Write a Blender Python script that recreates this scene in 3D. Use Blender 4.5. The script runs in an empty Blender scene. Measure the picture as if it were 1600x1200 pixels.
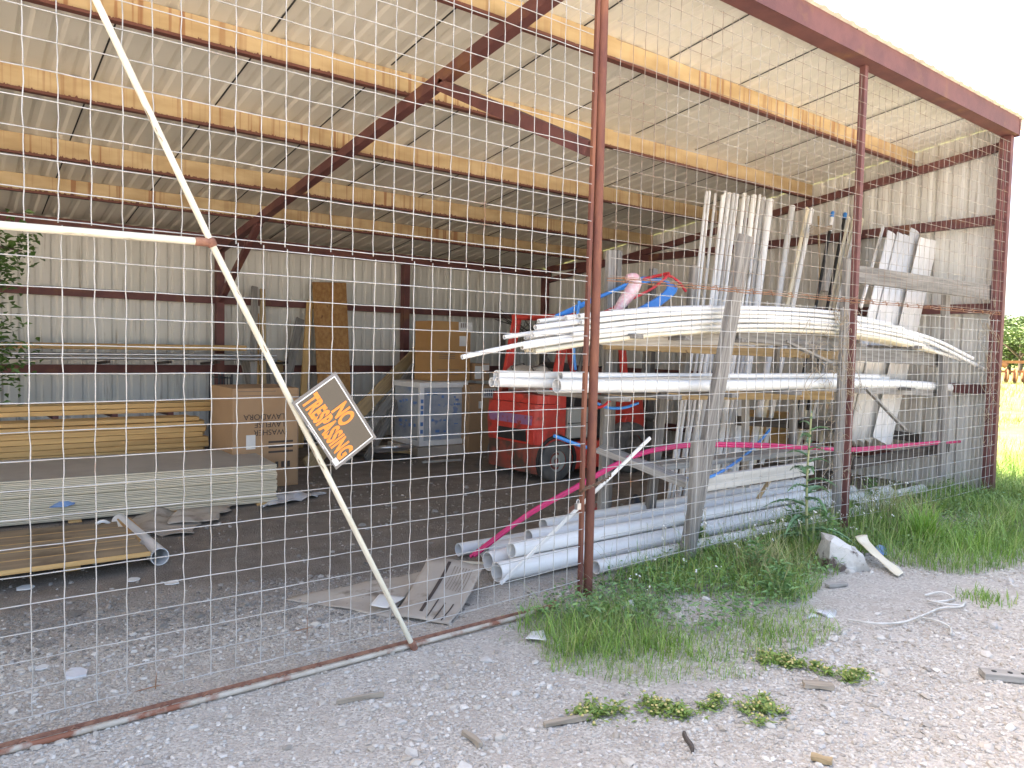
import bpy, math, random
import numpy as np
from mathutils import Vector, Matrix, noise as mnoise

random.seed(7)
rng = np.random.default_rng(7)
scene = bpy.context.scene
COL = scene.collection

# ------------------------------------------------------------------ camera
F_PX, YAW, PITCH, ROLL, CAM_H, CAM_D = 1157.6, 0.654235, -0.0489693, 0.0221359, 1.4528, 3.0868
_fw = Vector((math.sin(YAW) * math.cos(PITCH), math.cos(YAW) * math.cos(PITCH), math.sin(PITCH)))
_r0 = Vector((math.cos(YAW), -math.sin(YAW), 0))
_u0 = _r0.cross(_fw)
_r = math.cos(ROLL) * _r0 + math.sin(ROLL) * _u0
_u = -math.sin(ROLL) * _r0 + math.cos(ROLL) * _u0
_c = Vector((0, -CAM_D, CAM_H))
cam_d = bpy.data.cameras.new('camera')
cam_d.sensor_width = 36
cam_d.lens = 36 * F_PX / 1600
cam_d.clip_start = 0.02
cam_d.clip_end = 2000
cam = bpy.data.objects.new('camera', cam_d)
COL.objects.link(cam)
cam.matrix_world = Matrix(((_r.x, _u.x, -_fw.x, _c.x), (_r.y, _u.y, -_fw.y, _c.y), (_r.z, _u.z, -_fw.z, _c.z), (0, 0, 0, 1)))
scene.camera = cam

# ------------------------------------------------------------------ light
SUN_EL = math.radians(55)
SUN_AZ = math.atan2(-0.35, 0.94)
to_sun = Vector((math.sin(SUN_AZ) * math.cos(SUN_EL), math.cos(SUN_AZ) * math.cos(SUN_EL), math.sin(SUN_EL)))
world = bpy.data.worlds.new('World')
scene.world = world
world.use_nodes = True
wn = world.node_tree
sky = wn.nodes.new('ShaderNodeTexSky')
sky.sky_type = 'NISHITA'
sky.sun_disc = False
sky.sun_elevation = SUN_EL
sky.sun_rotation = SUN_AZ
sky.dust_density = 4.0
sky.air_density = 0.8
bg = wn.nodes['Background']
bg.inputs[1].default_value = 0.15
wn.links.new(sky.outputs[0], bg.inputs[0])
sun_d = bpy.data.lights.new('sun', 'SUN')
sun_d.energy = 4.5
sun_d.angle = math.radians(0.5)
sun_d.color = (1, 0.95, 0.87)
sun = bpy.data.objects.new('sun', sun_d)
COL.objects.link(sun)
sun.rotation_euler = (-to_sun).to_track_quat('-Z', 'Y').to_euler()
scene.view_settings.view_transform = 'Standard'
scene.view_settings.look = 'None'
scene.view_settings.exposure = 2.65
scene.view_settings.gamma = 1
scene.view_settings.use_white_balance = True
scene.view_settings.white_balance_temperature = 7650
scene.render.engine = 'CYCLES'
scene.cycles.use_denoising = True
scene.cycles.max_bounces = 8
scene.cycles.diffuse_bounces = 5
scene.cycles.sample_clamp_indirect = 6

# ------------------------------------------------------------------ photo pixel -> point on a known plane of the place
def ray(px, py):
    return _fw * F_PX + _r * (px - 800) - _u * (py - 600)
def PY(px, py, y):
    d = ray(px, py); return _c + d * ((y - _c.y) / d.y)
def PX(px, py, x):
    d = ray(px, py); return _c + d * ((x - _c.x) / d.x)
def PZ(px, py, z=0.0):
    d = ray(px, py); return _c + d * ((z - _c.z) / d.z)

# ------------------------------------------------------------------ materials
MATS = {}
def mat(name, c1, c2=None, scale=6, stretch=(1, 1, 1), rough=.6, metal=0, bump=0.0, bscale=60, rand=0.0,
        lo=.4, hi=.62, c3=None, s3=2.0, st3=(1, 1, 1), lo3=.55, hi3=.66, island=None, spec=.5, coat=0, detail=6, alpha=1, trans=0):
    m = bpy.data.materials.new(name); m.use_nodes = True
    n = m.node_tree.nodes; l = m.node_tree.links
    b = n['Principled BSDF']
    b.inputs['Roughness'].default_value = rough
    b.inputs['Metallic'].default_value = metal
    b.inputs['Specular IOR Level'].default_value = spec
    if coat: b.inputs['Coat Weight'].default_value = coat
    tc = n.new('ShaderNodeTexCoord')
    mp = n.new('ShaderNodeMapping'); mp.inputs['Scale'].default_value = stretch
    l.new(tc.outputs['Object'], mp.inputs[0])
    if rand or island:
        oi = n.new('ShaderNodeObjectInfo')
        ad = n.new('ShaderNodeVectorMath'); ad.operation = 'ADD'
        sc = n.new('ShaderNodeVectorMath'); sc.operation = 'SCALE'; sc.inputs[3].default_value = 1
        cb = n.new('ShaderNodeCombineXYZ')
        mu = n.new('ShaderNodeMath'); mu.operation = 'MULTIPLY'; mu.inputs[1].default_value = 37.0
        l.new(oi.outputs['Random'], mu.inputs[0])
        for k in range(3): l.new(mu.outputs[0], cb.inputs[k])
        l.new(mp.outputs[0], ad.inputs[0]); l.new(cb.outputs[0], ad.inputs[1])
        vec = ad.outputs[0]
    else:
        vec = mp.outputs[0]
    def ns(scale, vec, det=detail):
        t = n.new('ShaderNodeTexNoise'); t.inputs['Scale'].default_value = scale; t.inputs['Detail'].default_value = det
        t.inputs['Roughness'].default_value = .6
        l.new(vec, t.inputs['Vector']); return t.outputs['Fac']
    def ramp(fac, a, b_, ca, cb_):
        r = n.new('ShaderNodeValToRGB'); r.color_ramp.elements[0].position = a; r.color_ramp.elements[1].position = b_
        r.color_ramp.elements[0].color = (*ca, 1); r.color_ramp.elements[1].color = (*cb_, 1)
        l.new(fac, r.inputs[0]); return r.outputs[0]
    col = None
    if c2 is not None:
        col = ramp(ns(scale, vec), lo, hi, c1, c2)
    else:
        rgb = n.new('ShaderNodeRGB'); rgb.outputs[0].default_value = (*c1, 1); col = rgb.outputs[0]
    if c3 is not None:
        mp3 = n.new('ShaderNodeMapping'); mp3.inputs['Scale'].default_value = st3; l.new(vec if stretch == (1, 1, 1) else tc.outputs['Object'], mp3.inputs[0])
        f = ramp(ns(s3, mp3.outputs[0]), lo3, hi3, (0, 0, 0), (1, 1, 1))
        mx = n.new('ShaderNodeMix'); mx.data_type = 'RGBA'
        l.new(f, mx.inputs[0]); l.new(col, mx.inputs[6]); mx.inputs[7].default_value = (*c3, 1); col = mx.outputs[2]
    if island:
        ge = n.new('ShaderNodeNewGeometry'); r = n.new('ShaderNodeValToRGB')
        r.color_ramp.interpolation = 'LINEAR'
        while len(r.color_ramp.elements) < len(island): r.color_ramp.elements.new(.5)
        for k, c in enumerate(island):
            r.color_ramp.elements[k].position = k / (len(island) - 1); r.color_ramp.elements[k].color = (*c, 1)
        l.new(ge.outputs['Random Per Island'], r.inputs[0]); col2 = r.outputs[0]
        if c2 is not None:
            mx = n.new('ShaderNodeMix'); mx.data_type = 'RGBA'; mx.blend_type = 'MULTIPLY'; mx.inputs[0].default_value = 1
            l.new(col, mx.inputs[6]); l.new(col2, mx.inputs[7]); col = mx.outputs[2]
        else: col = col2
    if rand:
        hs = n.new('ShaderNodeHueSaturation'); mr = n.new('ShaderNodeMapRange')
        mr.inputs[3].default_value = 1 - rand; mr.inputs[4].default_value = 1 + rand
        l.new(oi.outputs['Random'], mr.inputs[0]); l.new(mr.outputs[0], hs.inputs['Value']); l.new(col, hs.inputs['Color']); col = hs.outputs[0]
    l.new(col, b.inputs['Base Color'])
    if bump:
        bp = n.new('ShaderNodeBump'); bp.inputs['Strength'].default_value = bump; bp.inputs['Distance'].default_value = .01
        l.new(ns(bscale, vec, 4), bp.inputs['Height']); l.new(bp.outputs[0], b.inputs['Normal'])
    if alpha < 1: b.inputs['Alpha'].default_value = alpha
    if trans: b.inputs['Transmission Weight'].default_value = trans
    MATS[name] = m
    return m

mat('roof_metal', (.63, .60, .525), (.70, .675, .61), scale=.8, rough=.5, spec=.4, c3=(.45, .41, .345), s3=2.2, st3=(3, .35, 1), lo3=.60, hi3=.80)
mat('wall_metal', (.61, .60, .555), (.69, .68, .645), scale=1.2, stretch=(1, 1, .3), rough=.5, spec=.4, c3=(.28, .23, .17), s3=3, st3=(6, 6, .35), lo3=.6, hi3=.74)
mat('red_oxide', (.115, .042, .042), (.16, .06, .055), scale=5, rough=.65, c3=(.20, .09, .05), s3=3, lo3=.56, hi3=.7, bump=.15, bscale=90)
mat('rust_post', (.13, .045, .035), (.22, .085, .05), scale=7, stretch=(1, 1, .35), rough=.75, c3=(.30, .22, .17), s3=6, st3=(1, 1, .2), lo3=.64, hi3=.72, bump=.3, bscale=70)
mat('wire', (.50, .50, .50), (.40, .395, .38), scale=9, rough=.55, metal=.35, c3=(.26, .14, .08), s3=2.6, lo3=.62, hi3=.70)
mat('wire_rusty', (.30, .15, .08), (.20, .09, .05), scale=20, rough=.8, c3=(.42, .38, .33), s3=2.5, lo3=.55, hi3=.65)
mat('wire_top', (.24, .17, .13), (.38, .36, .33), scale=4, rough=.7, metal=.2)
mat('pipe_paint', (.70, .67, .56), (.58, .54, .43), scale=7, stretch=(.6, 3, 3), rough=.5, c3=(.20, .15, .10), s3=5, st3=(1.2, 9, 9), lo3=.63, hi3=.68, bump=.1)
mat('rail_paint', (.42, .37, .31), (.52, .48, .42), scale=12, rough=.75, c3=(.25, .10, .06), s3=5, lo3=.5, hi3=.6, bump=.3)
mat('rust', (.30, .15, .10), (.19, .085, .06), scale=25, rough=.85, bump=.5)
mat('pvc', (.84, .84, .83), (.77, .765, .75), scale=4, stretch=(.5, 3, 3), rough=.42, rand=.05, c3=(.50, .46, .39), s3=4, st3=(.5, 7, 7), lo3=.61, hi3=.76)
mat('pvc_cream', (.76, .70, .56), (.70, .62, .46), scale=2.5, rough=.4, rand=.05)
mat('pvc_grey', (.76, .77, .78), (.67, .69, .71), scale=2, rough=.45, rand=.08, c3=(.40, .38, .34), s3=3, lo3=.62, hi3=.76)
mat('inner_dark', (.02, .02, .02), rough=.8)
mat('weathered', (.29, .275, .255), (.165, .155, .145), scale=5, stretch=(.5, 9, 9), rough=.9, rand=.2, bump=.4, bscale=30, c3=(.10, .085, .07), s3=6, st3=(.4, 12, 12), lo3=.62, hi3=.68)
mat('weathered_light', (.38, .36, .33), (.26, .245, .225), scale=5, stretch=(.5, 9, 9), rough=.9, rand=.12, bump=.35, bscale=30)
mat('old_dark_wood', (.085, .07, .06), (.05, .04, .035), scale=5, stretch=(.5, 8, 8), rough=.9, rand=.15)
mat('dry_wood', (.40, .34, .27), (.28, .235, .185), scale=5, stretch=(.5, 9, 9), rough=.9, bump=.3, bscale=30)
mat('pale_board', (.60, .58, .54), (.50, .48, .44), scale=4, stretch=(.4, 8, 8), rough=.85, c3=(.3, .27, .24), s3=5, st3=(.8, 5, 5), lo3=.64, hi3=.7)
mat('tan_wood', (.46, .34, .19), (.34, .25, .14), scale=4, stretch=(.4, 9, 9), rough=.8, rand=.12, c3=(.22, .14, .08), s3=5, st3=(1.2, 3, 3), lo3=.66, hi3=.72)
mat('pine', (.62, .40, .17), (.50, .30, .12), scale=4, stretch=(.3, 9, 9), rough=.7, rand=.16, c3=(.20, .09, .04), s3=7, st3=(.9, 3, 3), lo3=.69, hi3=.73)
mat('ply_top', (.30, .23, .15), (.23, .17, .11), scale=3, stretch=(.4, 5, 5), rough=.8, rand=.1, c3=(.15, .11, .07), s3=2)
mat('osb', (.40, .22, .085), (.30, .15, .055), scale=22, stretch=(1, 1, .7), rough=.8, lo=.42, hi=.6, c3=(.14, .06, .03), s3=16, st3=(1.4, 1, .6), lo3=.64, hi3=.7, bump=.3, bscale=40)
mat('cardboard', (.37, .235, .135), (.33, .205, .115), scale=2, rough=.85, rand=.06)
mat('cardboard_orange', (.42, .24, .10), (.38, .21, .085), scale=2, rough=.85)
mat('cardboard_grey', (.44, .39, .335), (.36, .315, .27), scale=3, rough=.9, rand=.06, c3=(.20, .165, .13), s3=4)
mat('ink', (.06, .045, .04), rough=.8)
mat('ink_soft', (.20, .15, .11), rough=.8)
mat('gyp_edge', (.74, .65, .50), (.62, .55, .42), scale=4, stretch=(1, 4, 8), rough=.85, rand=.07)
mat('gyp_face', (.42, .385, .34), (.36, .325, .285), scale=2, rough=.9)
mat('paper', (.70, .70, .68), (.62, .62, .62), scale=5, rough=.7)
mat('label_print', (.12, .14, .18), rough=.8)
mat('foam_white', (.82, .82, .81), (.74, .74, .74), scale=5, rough=.6)
mat('shrink_film', (.46, .49, .52), (.30, .35, .43), scale=2.2, stretch=(1, 1, 1.6), rough=.25, c3=(.20, .28, .46), s3=7, lo3=.62, hi3=.68)
mat('film_blue', (.10, .22, .50), rough=.4)
mat('lift_red', (.66, .06, .045), (.54, .05, .036), scale=4, rough=.5, coat=.15, c3=(.17, .05, .035), s3=5, lo3=.55, hi3=.68, bump=.06)
mat('lift_low', (.22, .075, .055), (.38, .065, .045), scale=3, rough=.75, c3=(.09, .06, .045), s3=4, lo3=.46, hi3=.62, bump=.2)
mat('lift_purple', (.26, .13, .27), (.32, .15, .28), scale=9, rough=.7, c3=(.36, .06, .05), s3=12, lo3=.56, hi3=.62)
mat('lift_black', (.02, .018, .017), (.035, .03, .028), scale=6, rough=.7)
mat('lift_grey', (.42, .42, .38), (.36, .36, .33), scale=3, rough=.6)
mat('dusty_grey', (.16, .145, .13), (.10, .09, .08), scale=4, rough=.8)
mat('tyre', (.10, .10, .10), (.17, .165, .155), scale=6, rough=.85, bump=.2)
mat('tank', (.55, .54, .50), (.42, .40, .36), scale=4, rough=.5, c3=(.22, .16, .12), s3=4)
mat('blue_tube', (.03, .22, .62), (.04, .27, .70), scale=3, rough=.35)
mat('red_tube', (.55, .02, .03), (.48, .02, .03), scale=3, rough=.4)
mat('pink_tube', (.62, .03, .16), (.52, .03, .14), scale=3, rough=.4)
mat('pink_wrap', (.62, .34, .38), (.66, .58, .58), scale=9, stretch=(3, 3, 3), rough=.3)
mat('pink_disc', (.42, .22, .20), (.36, .24, .20), scale=5, rough=.8)
mat('sign_black', (.010, .010, .010), (.016, .016, .016), scale=3, rough=.09, spec=.6)
mat('sign_clear', (.10, .10, .10), (.16, .16, .17), scale=6, rough=.2)
mat('sign_white', (.80, .80, .80), rough=.4)
mat('sign_orange', (.85, .25, .03), rough=.45)
mat('chain', (.22, .15, .11), (.14, .08, .05), scale=20, rough=.6, metal=.5)
mat('black_plastic', (.012, .013, .018), (.03, .03, .04), scale=5, rough=.35)
mat('black_pipe', (.02, .02, .02), rough=.5)
mat('blue_rag', (.16, .30, .58), (.26, .38, .60), scale=6, rough=.8)
mat('white_plastic', (.68, .70, .74), (.52, .54, .58), scale=6, rough=.5, c3=(.3, .28, .25), s3=5)
mat('stone_white', (.58, .57, .54), (.44, .42, .39), scale=6, rough=.9, bump=.6, bscale=25, c3=(.12, .09, .08), s3=5, lo3=.52, hi3=.58)
mat('concrete', (.30, .26, .22), (.22, .19, .16), scale=8, rough=.95, bump=.5, bscale=30)
mat('metal_pipe', (.62, .63, .64), (.5, .5, .52), scale=4, stretch=(.3, 1, 1), rough=.3, metal=.8)
mat('rack_wire', (.03, .03, .035), rough=.5)
mat('gravel', (.9, .9, .9), (1, 1, 1), scale=30, rough=.9, island=[(.31, .28, .245), (.51, .47, .42), (.41, .36, .30), (.59, .56, .515), (.42, .405, .39), (.69, .66, .615), (.48, .43, .37)])
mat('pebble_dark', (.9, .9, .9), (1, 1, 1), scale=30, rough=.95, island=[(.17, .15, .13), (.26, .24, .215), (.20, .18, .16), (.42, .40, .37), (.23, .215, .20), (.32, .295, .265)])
mat('grass', (1, 1, 1), rough=.6, island=[(0.135, 0.257, 0.047), (0.216, 0.378, 0.061), (0.108, 0.216, 0.047), (0.297, 0.405, 0.095), (0.176, 0.324, 0.054), (0.405, 0.392, 0.162)])
mat('dry_grass', (1, 1, 1), rough=.7, island=[(.34, .31, .15), (.26, .30, .10), (.40, .35, .19), (.22, .28, .09)])
mat('lush_grass', (1, 1, 1), rough=.55, island=[(0.143, 0.275, 0.044), (0.198, 0.352, 0.066), (0.110, 0.231, 0.044), (0.242, 0.352, 0.088), (0.297, 0.363, 0.132)])
mat('dry_stalk', (1, 1, 1), rough=.8, island=[(.34, .27, .17), (.24, .18, .11), (.42, .36, .25)])
mat('bright_grass', (1, 1, 1), rough=.5, island=[(.16, .34, .04), (.22, .40, .06), (.12, .28, .035)])
mat('weed_leaf', (1, 1, 1), rough=.55, island=[(0.105, 0.225, 0.075), (0.165, 0.300, 0.090), (0.135, 0.255, 0.105), (0.210, 0.330, 0.105)])
mat('thistle_leaf', (.15, .27, .14), (.20, .33, .19), scale=9, rough=.55, island=[(.8, .85, .8), (1, 1, 1), (1.0, 1.1, .9)])
mat('thistle_stem', (.30, .34, .16), (.40, .38, .22), scale=9, rough=.7)
mat('mat_leaf', (1, 1, 1), rough=.6, island=[(0.125, 0.237, 0.050), (0.200, 0.300, 0.062), (0.250, 0.300, 0.075), (0.150, 0.250, 0.062)])
mat('yellow_flower', (.62, .52, .22), rough=.7)
mat('white_flower', (.80, .80, .78), rough=.7)
mat('tree_leaf', (1, 1, 1), rough=.6, island=[(.09, .15, .05), (.13, .20, .075), (.16, .23, .09), (.10, .165, .06)])
mat('vine_leaf', (1, 1, 1), rough=.5, island=[(.05, .11, .025), (.09, .17, .04), (.065, .13, .03)])
mat('bark', (.12, .09, .07), (.08, .06, .05), scale=10, rough=.9, bump=.4)
mat('dry_vine', (.36, .30, .22), (.28, .22, .16), scale=15, rough=.9)
mat('scrap_rust', (.34, .15, .06), (.22, .10, .05), scale=3, rough=.9)
mat('string_white', (.66, .64, .60), (.5, .48, .44), scale=12, rough=.9)

# purlin coat: tan-orange coat with vertical drips, bare red primer along the bottom lip
def purlin_mat():
    m = bpy.data.materials.new('purlin_coat'); m.use_nodes = True
    n = m.node_tree.nodes; l = m.node_tree.links; b = n['Principled BSDF']; b.inputs['Roughness'].default_value = .7
    tc = n.new('ShaderNodeTexCoord')
    def nz(st, sc, det=5):
        mp = n.new('ShaderNodeMapping'); mp.inputs['Scale'].default_value = st; l.new(tc.outputs['Object'], mp.inputs[0])
        oi = n.new('ShaderNodeObjectInfo'); ad = n.new('ShaderNodeVectorMath'); ad.operation = 'ADD'
        mu = n.new('ShaderNodeMath'); mu.operation = 'MULTIPLY'; mu.inputs[1].default_value = 23
        l.new(oi.outputs['Random'], mu.inputs[0]); l.new(mp.outputs[0], ad.inputs[0]); l.new(mu.outputs[0], ad.inputs[1])
        t = n.new('ShaderNodeTexNoise'); t.inputs['Scale'].default_value = sc; t.inputs['Detail'].default_value = det; l.new(ad.outputs[0], t.inputs['Vector']); return t.outputs['Fac']
    def ramp(f, a, b_, ca, cb):
        r = n.new('ShaderNodeValToRGB'); r.color_ramp.elements[0].position = a; r.color_ramp.elements[1].position = b_
        r.color_ramp.elements[0].color = (*ca, 1); r.color_ramp.elements[1].color = (*cb, 1); l.new(f, r.inputs[0]); return r.outputs[0]
    def mix(f, a, b_):
        x = n.new('ShaderNodeMix'); x.data_type = 'RGBA'; l.new(f, x.inputs[0])
        l.new(a, x.inputs[6]) if not isinstance(a, tuple) else setattr(x.inputs[6], 'default_value', (*a, 1))
        l.new(b_, x.inputs[7]) if not isinstance(b_, tuple) else setattr(x.inputs[7], 'default_value', (*b_, 1))
        return x.outputs[2]
    base = ramp(nz((1, 1, 3), 2.5), .35, .68, (.40, .285, .155), (.54, .415, .25))
    drip = ramp(nz((11, 1, .25), 2.2), .53, .62, (0, 0, 0), (.75, .75, .75))
    big = ramp(nz((.5, 1, .2), 1.3, 2), .42, .6, (.15, .15, .15), (1, 1, 1))
    mm = n.new('ShaderNodeMath'); mm.operation = 'MULTIPLY'; l.new(drip, mm.inputs[0]); l.new(big, mm.inputs[1])
    c = mix(mm.outputs[0], base, (.23, .085, .035))
    sx = n.new('ShaderNodeSeparateXYZ'); l.new(tc.outputs['Object'], sx.inputs[0])
    jag = nz((14, 1, 1.5), 3, 3)
    a = n.new('ShaderNodeMath'); a.operation = 'MULTIPLY_ADD'; a.inputs[1].default_value = .085; a.inputs[2].default_value = -.043
    l.new(jag, a.inputs[0])
    s = n.new('ShaderNodeMath'); s.operation = 'ADD'; l.new(sx.outputs[2], s.inputs[0]); l.new(a.outputs[0], s.inputs[1])
    edge = ramp(s.outputs[0], .030, .034, (1, 1, 1), (0, 0, 0))
    c = mix(edge, c, (.13, .045, .035))
    l.new(c, b.inputs['Base Color'])
    MATS['purlin_coat'] = m
purlin_mat()

def ground_mat():
    m = bpy.data.materials.new('ground'); m.use_nodes = True
    n = m.node_tree.nodes; l = m.node_tree.links; b = n['Principled BSDF']; b.inputs['Roughness'].default_value = .95
    b.inputs['Specular IOR Level'].default_value = .2
    g = n.new('ShaderNodeNewGeometry'); sx = n.new('ShaderNodeSeparateXYZ'); l.new(g.outputs['Position'], sx.inputs[0])
    def nz(sc, det=6, r=.6):
        t = n.new('ShaderNodeTexNoise'); t.inputs['Scale'].default_value = sc; t.inputs['Detail'].default_value = det; t.inputs['Roughness'].default_value = r
        l.new(g.outputs['Position'], t.inputs['Vector']); return t.outputs['Fac']
    def ramp(f, a, b_, ca, cb):
        r = n.new('ShaderNodeValToRGB'); r.color_ramp.elements[0].position = a; r.color_ramp.elements[1].position = b_
        r.color_ramp.elements[0].color = (*ca, 1); r.color_ramp.elements[1].color = (*cb, 1); l.new(f, r.inputs[0]); return r.outputs[0]
    def mix(f, a, b_):
        x = n.new('ShaderNodeMix'); x.data_type = 'RGBA'; l.new(f, x.inputs[0]); l.new(a, x.inputs[6]); l.new(b_, x.inputs[7]); return x.outputs[2]
    def math_(op, a, b_=None, c_=None):
        x = n.new('ShaderNodeMath'); x.operation = op
        for k, v in enumerate((a, b_, c_)):
            if v is None: continue
            if isinstance(v, (int, float)): x.inputs[k].default_value = v
            else: l.new(v, x.inputs[k])
        return x.outputs[0]
    vo = n.new('ShaderNodeTexVoronoi'); vo.inputs['Scale'].default_value = 95; l.new(g.outputs['Position'], vo.inputs['Vector'])
    sep = n.new('ShaderNodeSeparateColor'); l.new(vo.outputs['Color'], sep.inputs[0])
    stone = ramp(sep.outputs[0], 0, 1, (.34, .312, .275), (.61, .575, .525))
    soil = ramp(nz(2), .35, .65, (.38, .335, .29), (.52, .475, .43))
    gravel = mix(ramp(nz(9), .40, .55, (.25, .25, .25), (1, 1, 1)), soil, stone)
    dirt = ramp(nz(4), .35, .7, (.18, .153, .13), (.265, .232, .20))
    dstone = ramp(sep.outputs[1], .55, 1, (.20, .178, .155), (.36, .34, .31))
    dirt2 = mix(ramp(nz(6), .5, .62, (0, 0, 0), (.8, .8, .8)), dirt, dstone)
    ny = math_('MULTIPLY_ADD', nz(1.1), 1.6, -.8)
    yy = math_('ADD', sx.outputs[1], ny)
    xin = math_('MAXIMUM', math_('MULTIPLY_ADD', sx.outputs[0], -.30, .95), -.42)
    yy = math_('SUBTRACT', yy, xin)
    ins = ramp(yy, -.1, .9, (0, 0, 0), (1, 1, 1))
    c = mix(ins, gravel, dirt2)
    grass = ramp(nz(.9), .35, .65, (.13, .17, .05), (.26, .27, .10))
    xg = math_('MULTIPLY_ADD', nz(1.5), 2.0, -1.0)
    gx = math_('ADD', math_('ADD', sx.outputs[0], math_('MULTIPLY', sx.outputs[1], .9)), xg)
    gf = ramp(math_('MULTIPLY', gx, .1), .80, .93, (0, 0, 0), (1, 1, 1))
    inside = ramp(math_('MULTIPLY', sx.outputs[0], .1), .885, .89, (0, 0, 0), (1, 1, 1))
    front = ramp(math_('MULTIPLY_ADD', sx.outputs[1], -1, 0), 0, .05, (0, 0, 0), (1, 1, 1))
    gate = math_('MULTIPLY', gf, math_('MAXIMUM', inside, front))
    c = mix(gate, c, grass)
    l.new(c, b.inputs['Base Color'])
    bp = n.new('ShaderNodeBump'); bp.inputs['Strength'].default_value = .7; bp.inputs['Distance'].default_value = .012
    hh = math_('ADD', nz(60, 4), math_('MULTIPLY', vo.outputs['Distance'], -.8)); l.new(hh, bp.inputs['Height']); l.new(bp.outputs[0], b.inputs['Normal'])
    MATS['ground'] = m
ground_mat()

# ------------------------------------------------------------------ builders
class MB:
    def __init__(self): self.v = []; self.f = []; self.s = []
    def add(self, vs, fs, smooth=False):
        o = len(self.v); self.v += [tuple(p) for p in vs]; self.f += [tuple(i + o for i in f) for f in fs]; self.s += [smooth] * len(fs); return self
    def box(self, a, b):
        x0, y0, z0 = a; x1, y1, z1 = b
        return self.add([(x0, y0, z0), (x1, y0, z0), (x1, y1, z0), (x0, y1, z0), (x0, y0, z1), (x1, y0, z1), (x1, y1, z1), (x0, y1, z1)],
                        [(0, 3, 2, 1), (4, 5, 6, 7), (0, 1, 5, 4), (1, 2, 6, 5), (2, 3, 7, 6), (3, 0, 4, 7)])
    def hexa(self, p):   # 8 corners: bottom 4 ccw, top 4 ccw
        return self.add(p, [(0, 3, 2, 1), (4, 5, 6, 7), (0, 1, 5, 4), (1, 2, 6, 5), (2, 3, 7, 6), (3, 0, 4, 7)])
    def bar(self, p, q, w, h, up=(0, 0, 1)):
        p = Vector(p); q = Vector(q); d = (q - p).normalized(); up = Vector(up)
        if abs(d.dot(up)) > .98: up = Vector((0, 1, 0))
        s = d.cross(up).normalized(); t = s.cross(d).normalized()
        c = []
        for e in (p, q):
            for a, b in ((-1, -1), (1, -1), (1, 1), (-1, 1)): c.append(e + s * (a * w / 2) + t * (b * h / 2))
        return self.add(c, [(0, 1, 2, 3), (7, 6, 5, 4), (0, 4, 5, 1), (1, 5, 6, 2), (2, 6, 7, 3), (3, 7, 4, 0)])
    def tube(self, path, r, n=8, cap=True, wall=0):
        pts = [Vector(p) for p in path]; m = len(pts)
        rs = r if isinstance(r, (list, tuple)) else [r] * m
        t0 = (pts[1] - pts[0]).normalized(); a = Vector((0, 0, 1))
        if abs(t0.dot(a)) > .9: a = Vector((1, 0, 0))
        nrm = (a - t0 * a.dot(t0)).normalized()
        rings = []; fr = []
        for i in range(m):
            t = (pts[min(i + 1, m - 1)] - pts[max(i - 1, 0)]).normalized()
            nrm = (nrm - t * nrm.dot(t)).normalized(); bn = t.cross(nrm)
            fr.append((nrm.copy(), bn))
            rings.append([pts[i] + (nrm * math.cos(2 * math.pi * k / n) + bn * math.sin(2 * math.pi * k / n)) * rs[i] for k in range(n)])
        vs = [p for rg in rings for p in rg]
        fs = [(i * n + k, i * n + (k + 1) % n, (i + 1) * n + (k + 1) % n, (i + 1) * n + k) for i in range(m - 1) for k in range(n)]
        self.add(vs, fs, True)
        if wall:
            ri = [x - wall for x in rs]
            vs = []
            for i in range(m):
                nn, bb = fr[i]; vs += [pts[i] + (nn * math.cos(2 * math.pi * k / n) + bb * math.sin(2 * math.pi * k / n)) * ri[i] for k in range(n)]
            self.add(vs, [tuple(reversed(f)) for f in fs], True)
            for i, rev in ((0, 1), (m - 1, 0)):
                o = len(self.v)
                outer = rings[i]; inner = vs[i * n:(i + 1) * n]
                ff = [(k, (k + 1) % n, n + (k + 1) % n, n + k) for k in range(n)]
                self.add(outer + inner, [tuple(reversed(f)) for f in ff] if rev else ff)
        elif cap:
            self.add(rings[0], [tuple(reversed(range(n)))]); self.add(rings[-1], [tuple(range(n))])
        return self
    def lathe(self, prof, axis_p, axis_d, n=24, smooth=True):
        d = Vector(axis_d).normalized(); a = Vector((0, 0, 1)) if abs(d.z) < .9 else Vector((1, 0, 0))
        s = d.cross(a).normalized(); t = s.cross(d); P = Vector(axis_p)
        vs = [P + d * h + (s * math.cos(2 * math.pi * k / n) + t * math.sin(2 * math.pi * k / n)) * max(r, 1e-4) for (r, h) in prof for k in range(n)]
        fs = [(i * n + k, i * n + (k + 1) % n, (i + 1) * n + (k + 1) % n, (i + 1) * n + k) for i in range(len(prof) - 1) for k in range(n)]
        return self.add(vs, fs, smooth)
    def prism(self, poly, d):
        n = len(poly); P = [Vector(p) for p in poly]; D = Vector(d)
        return self.add(P + [p + D for p in P], [tuple(reversed(range(n))), tuple(range(n, 2 * n))] + [(k, (k + 1) % n, n + (k + 1) % n, n + k) for k in range(n)])
    def build(self, name, m, parent=None, origin=None, bevel=0):
        me = bpy.data.meshes.new(name)
        o = bpy.data.objects.new(name, me); COL.objects.link(o)
        org = Vector(origin) if origin is not None else (Vector((0, 0, 0)) if parent is None or parent.type != 'EMPTY' else Vector((0, 0, 0)))
        me.from_pydata([tuple(Vector(p) - org) for p in self.v], [], self.f)
        me.polygons.foreach_set('use_smooth', self.s)
        me.materials.append(MATS[m]); me.update()
        setp(o, Matrix.Translation(org), parent)
        if bevel:
            bv = o.modifiers.new('bevel', 'BEVEL'); bv.width = bevel; bv.segments = 2; bv.limit_method = 'ANGLE'
        return o

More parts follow.
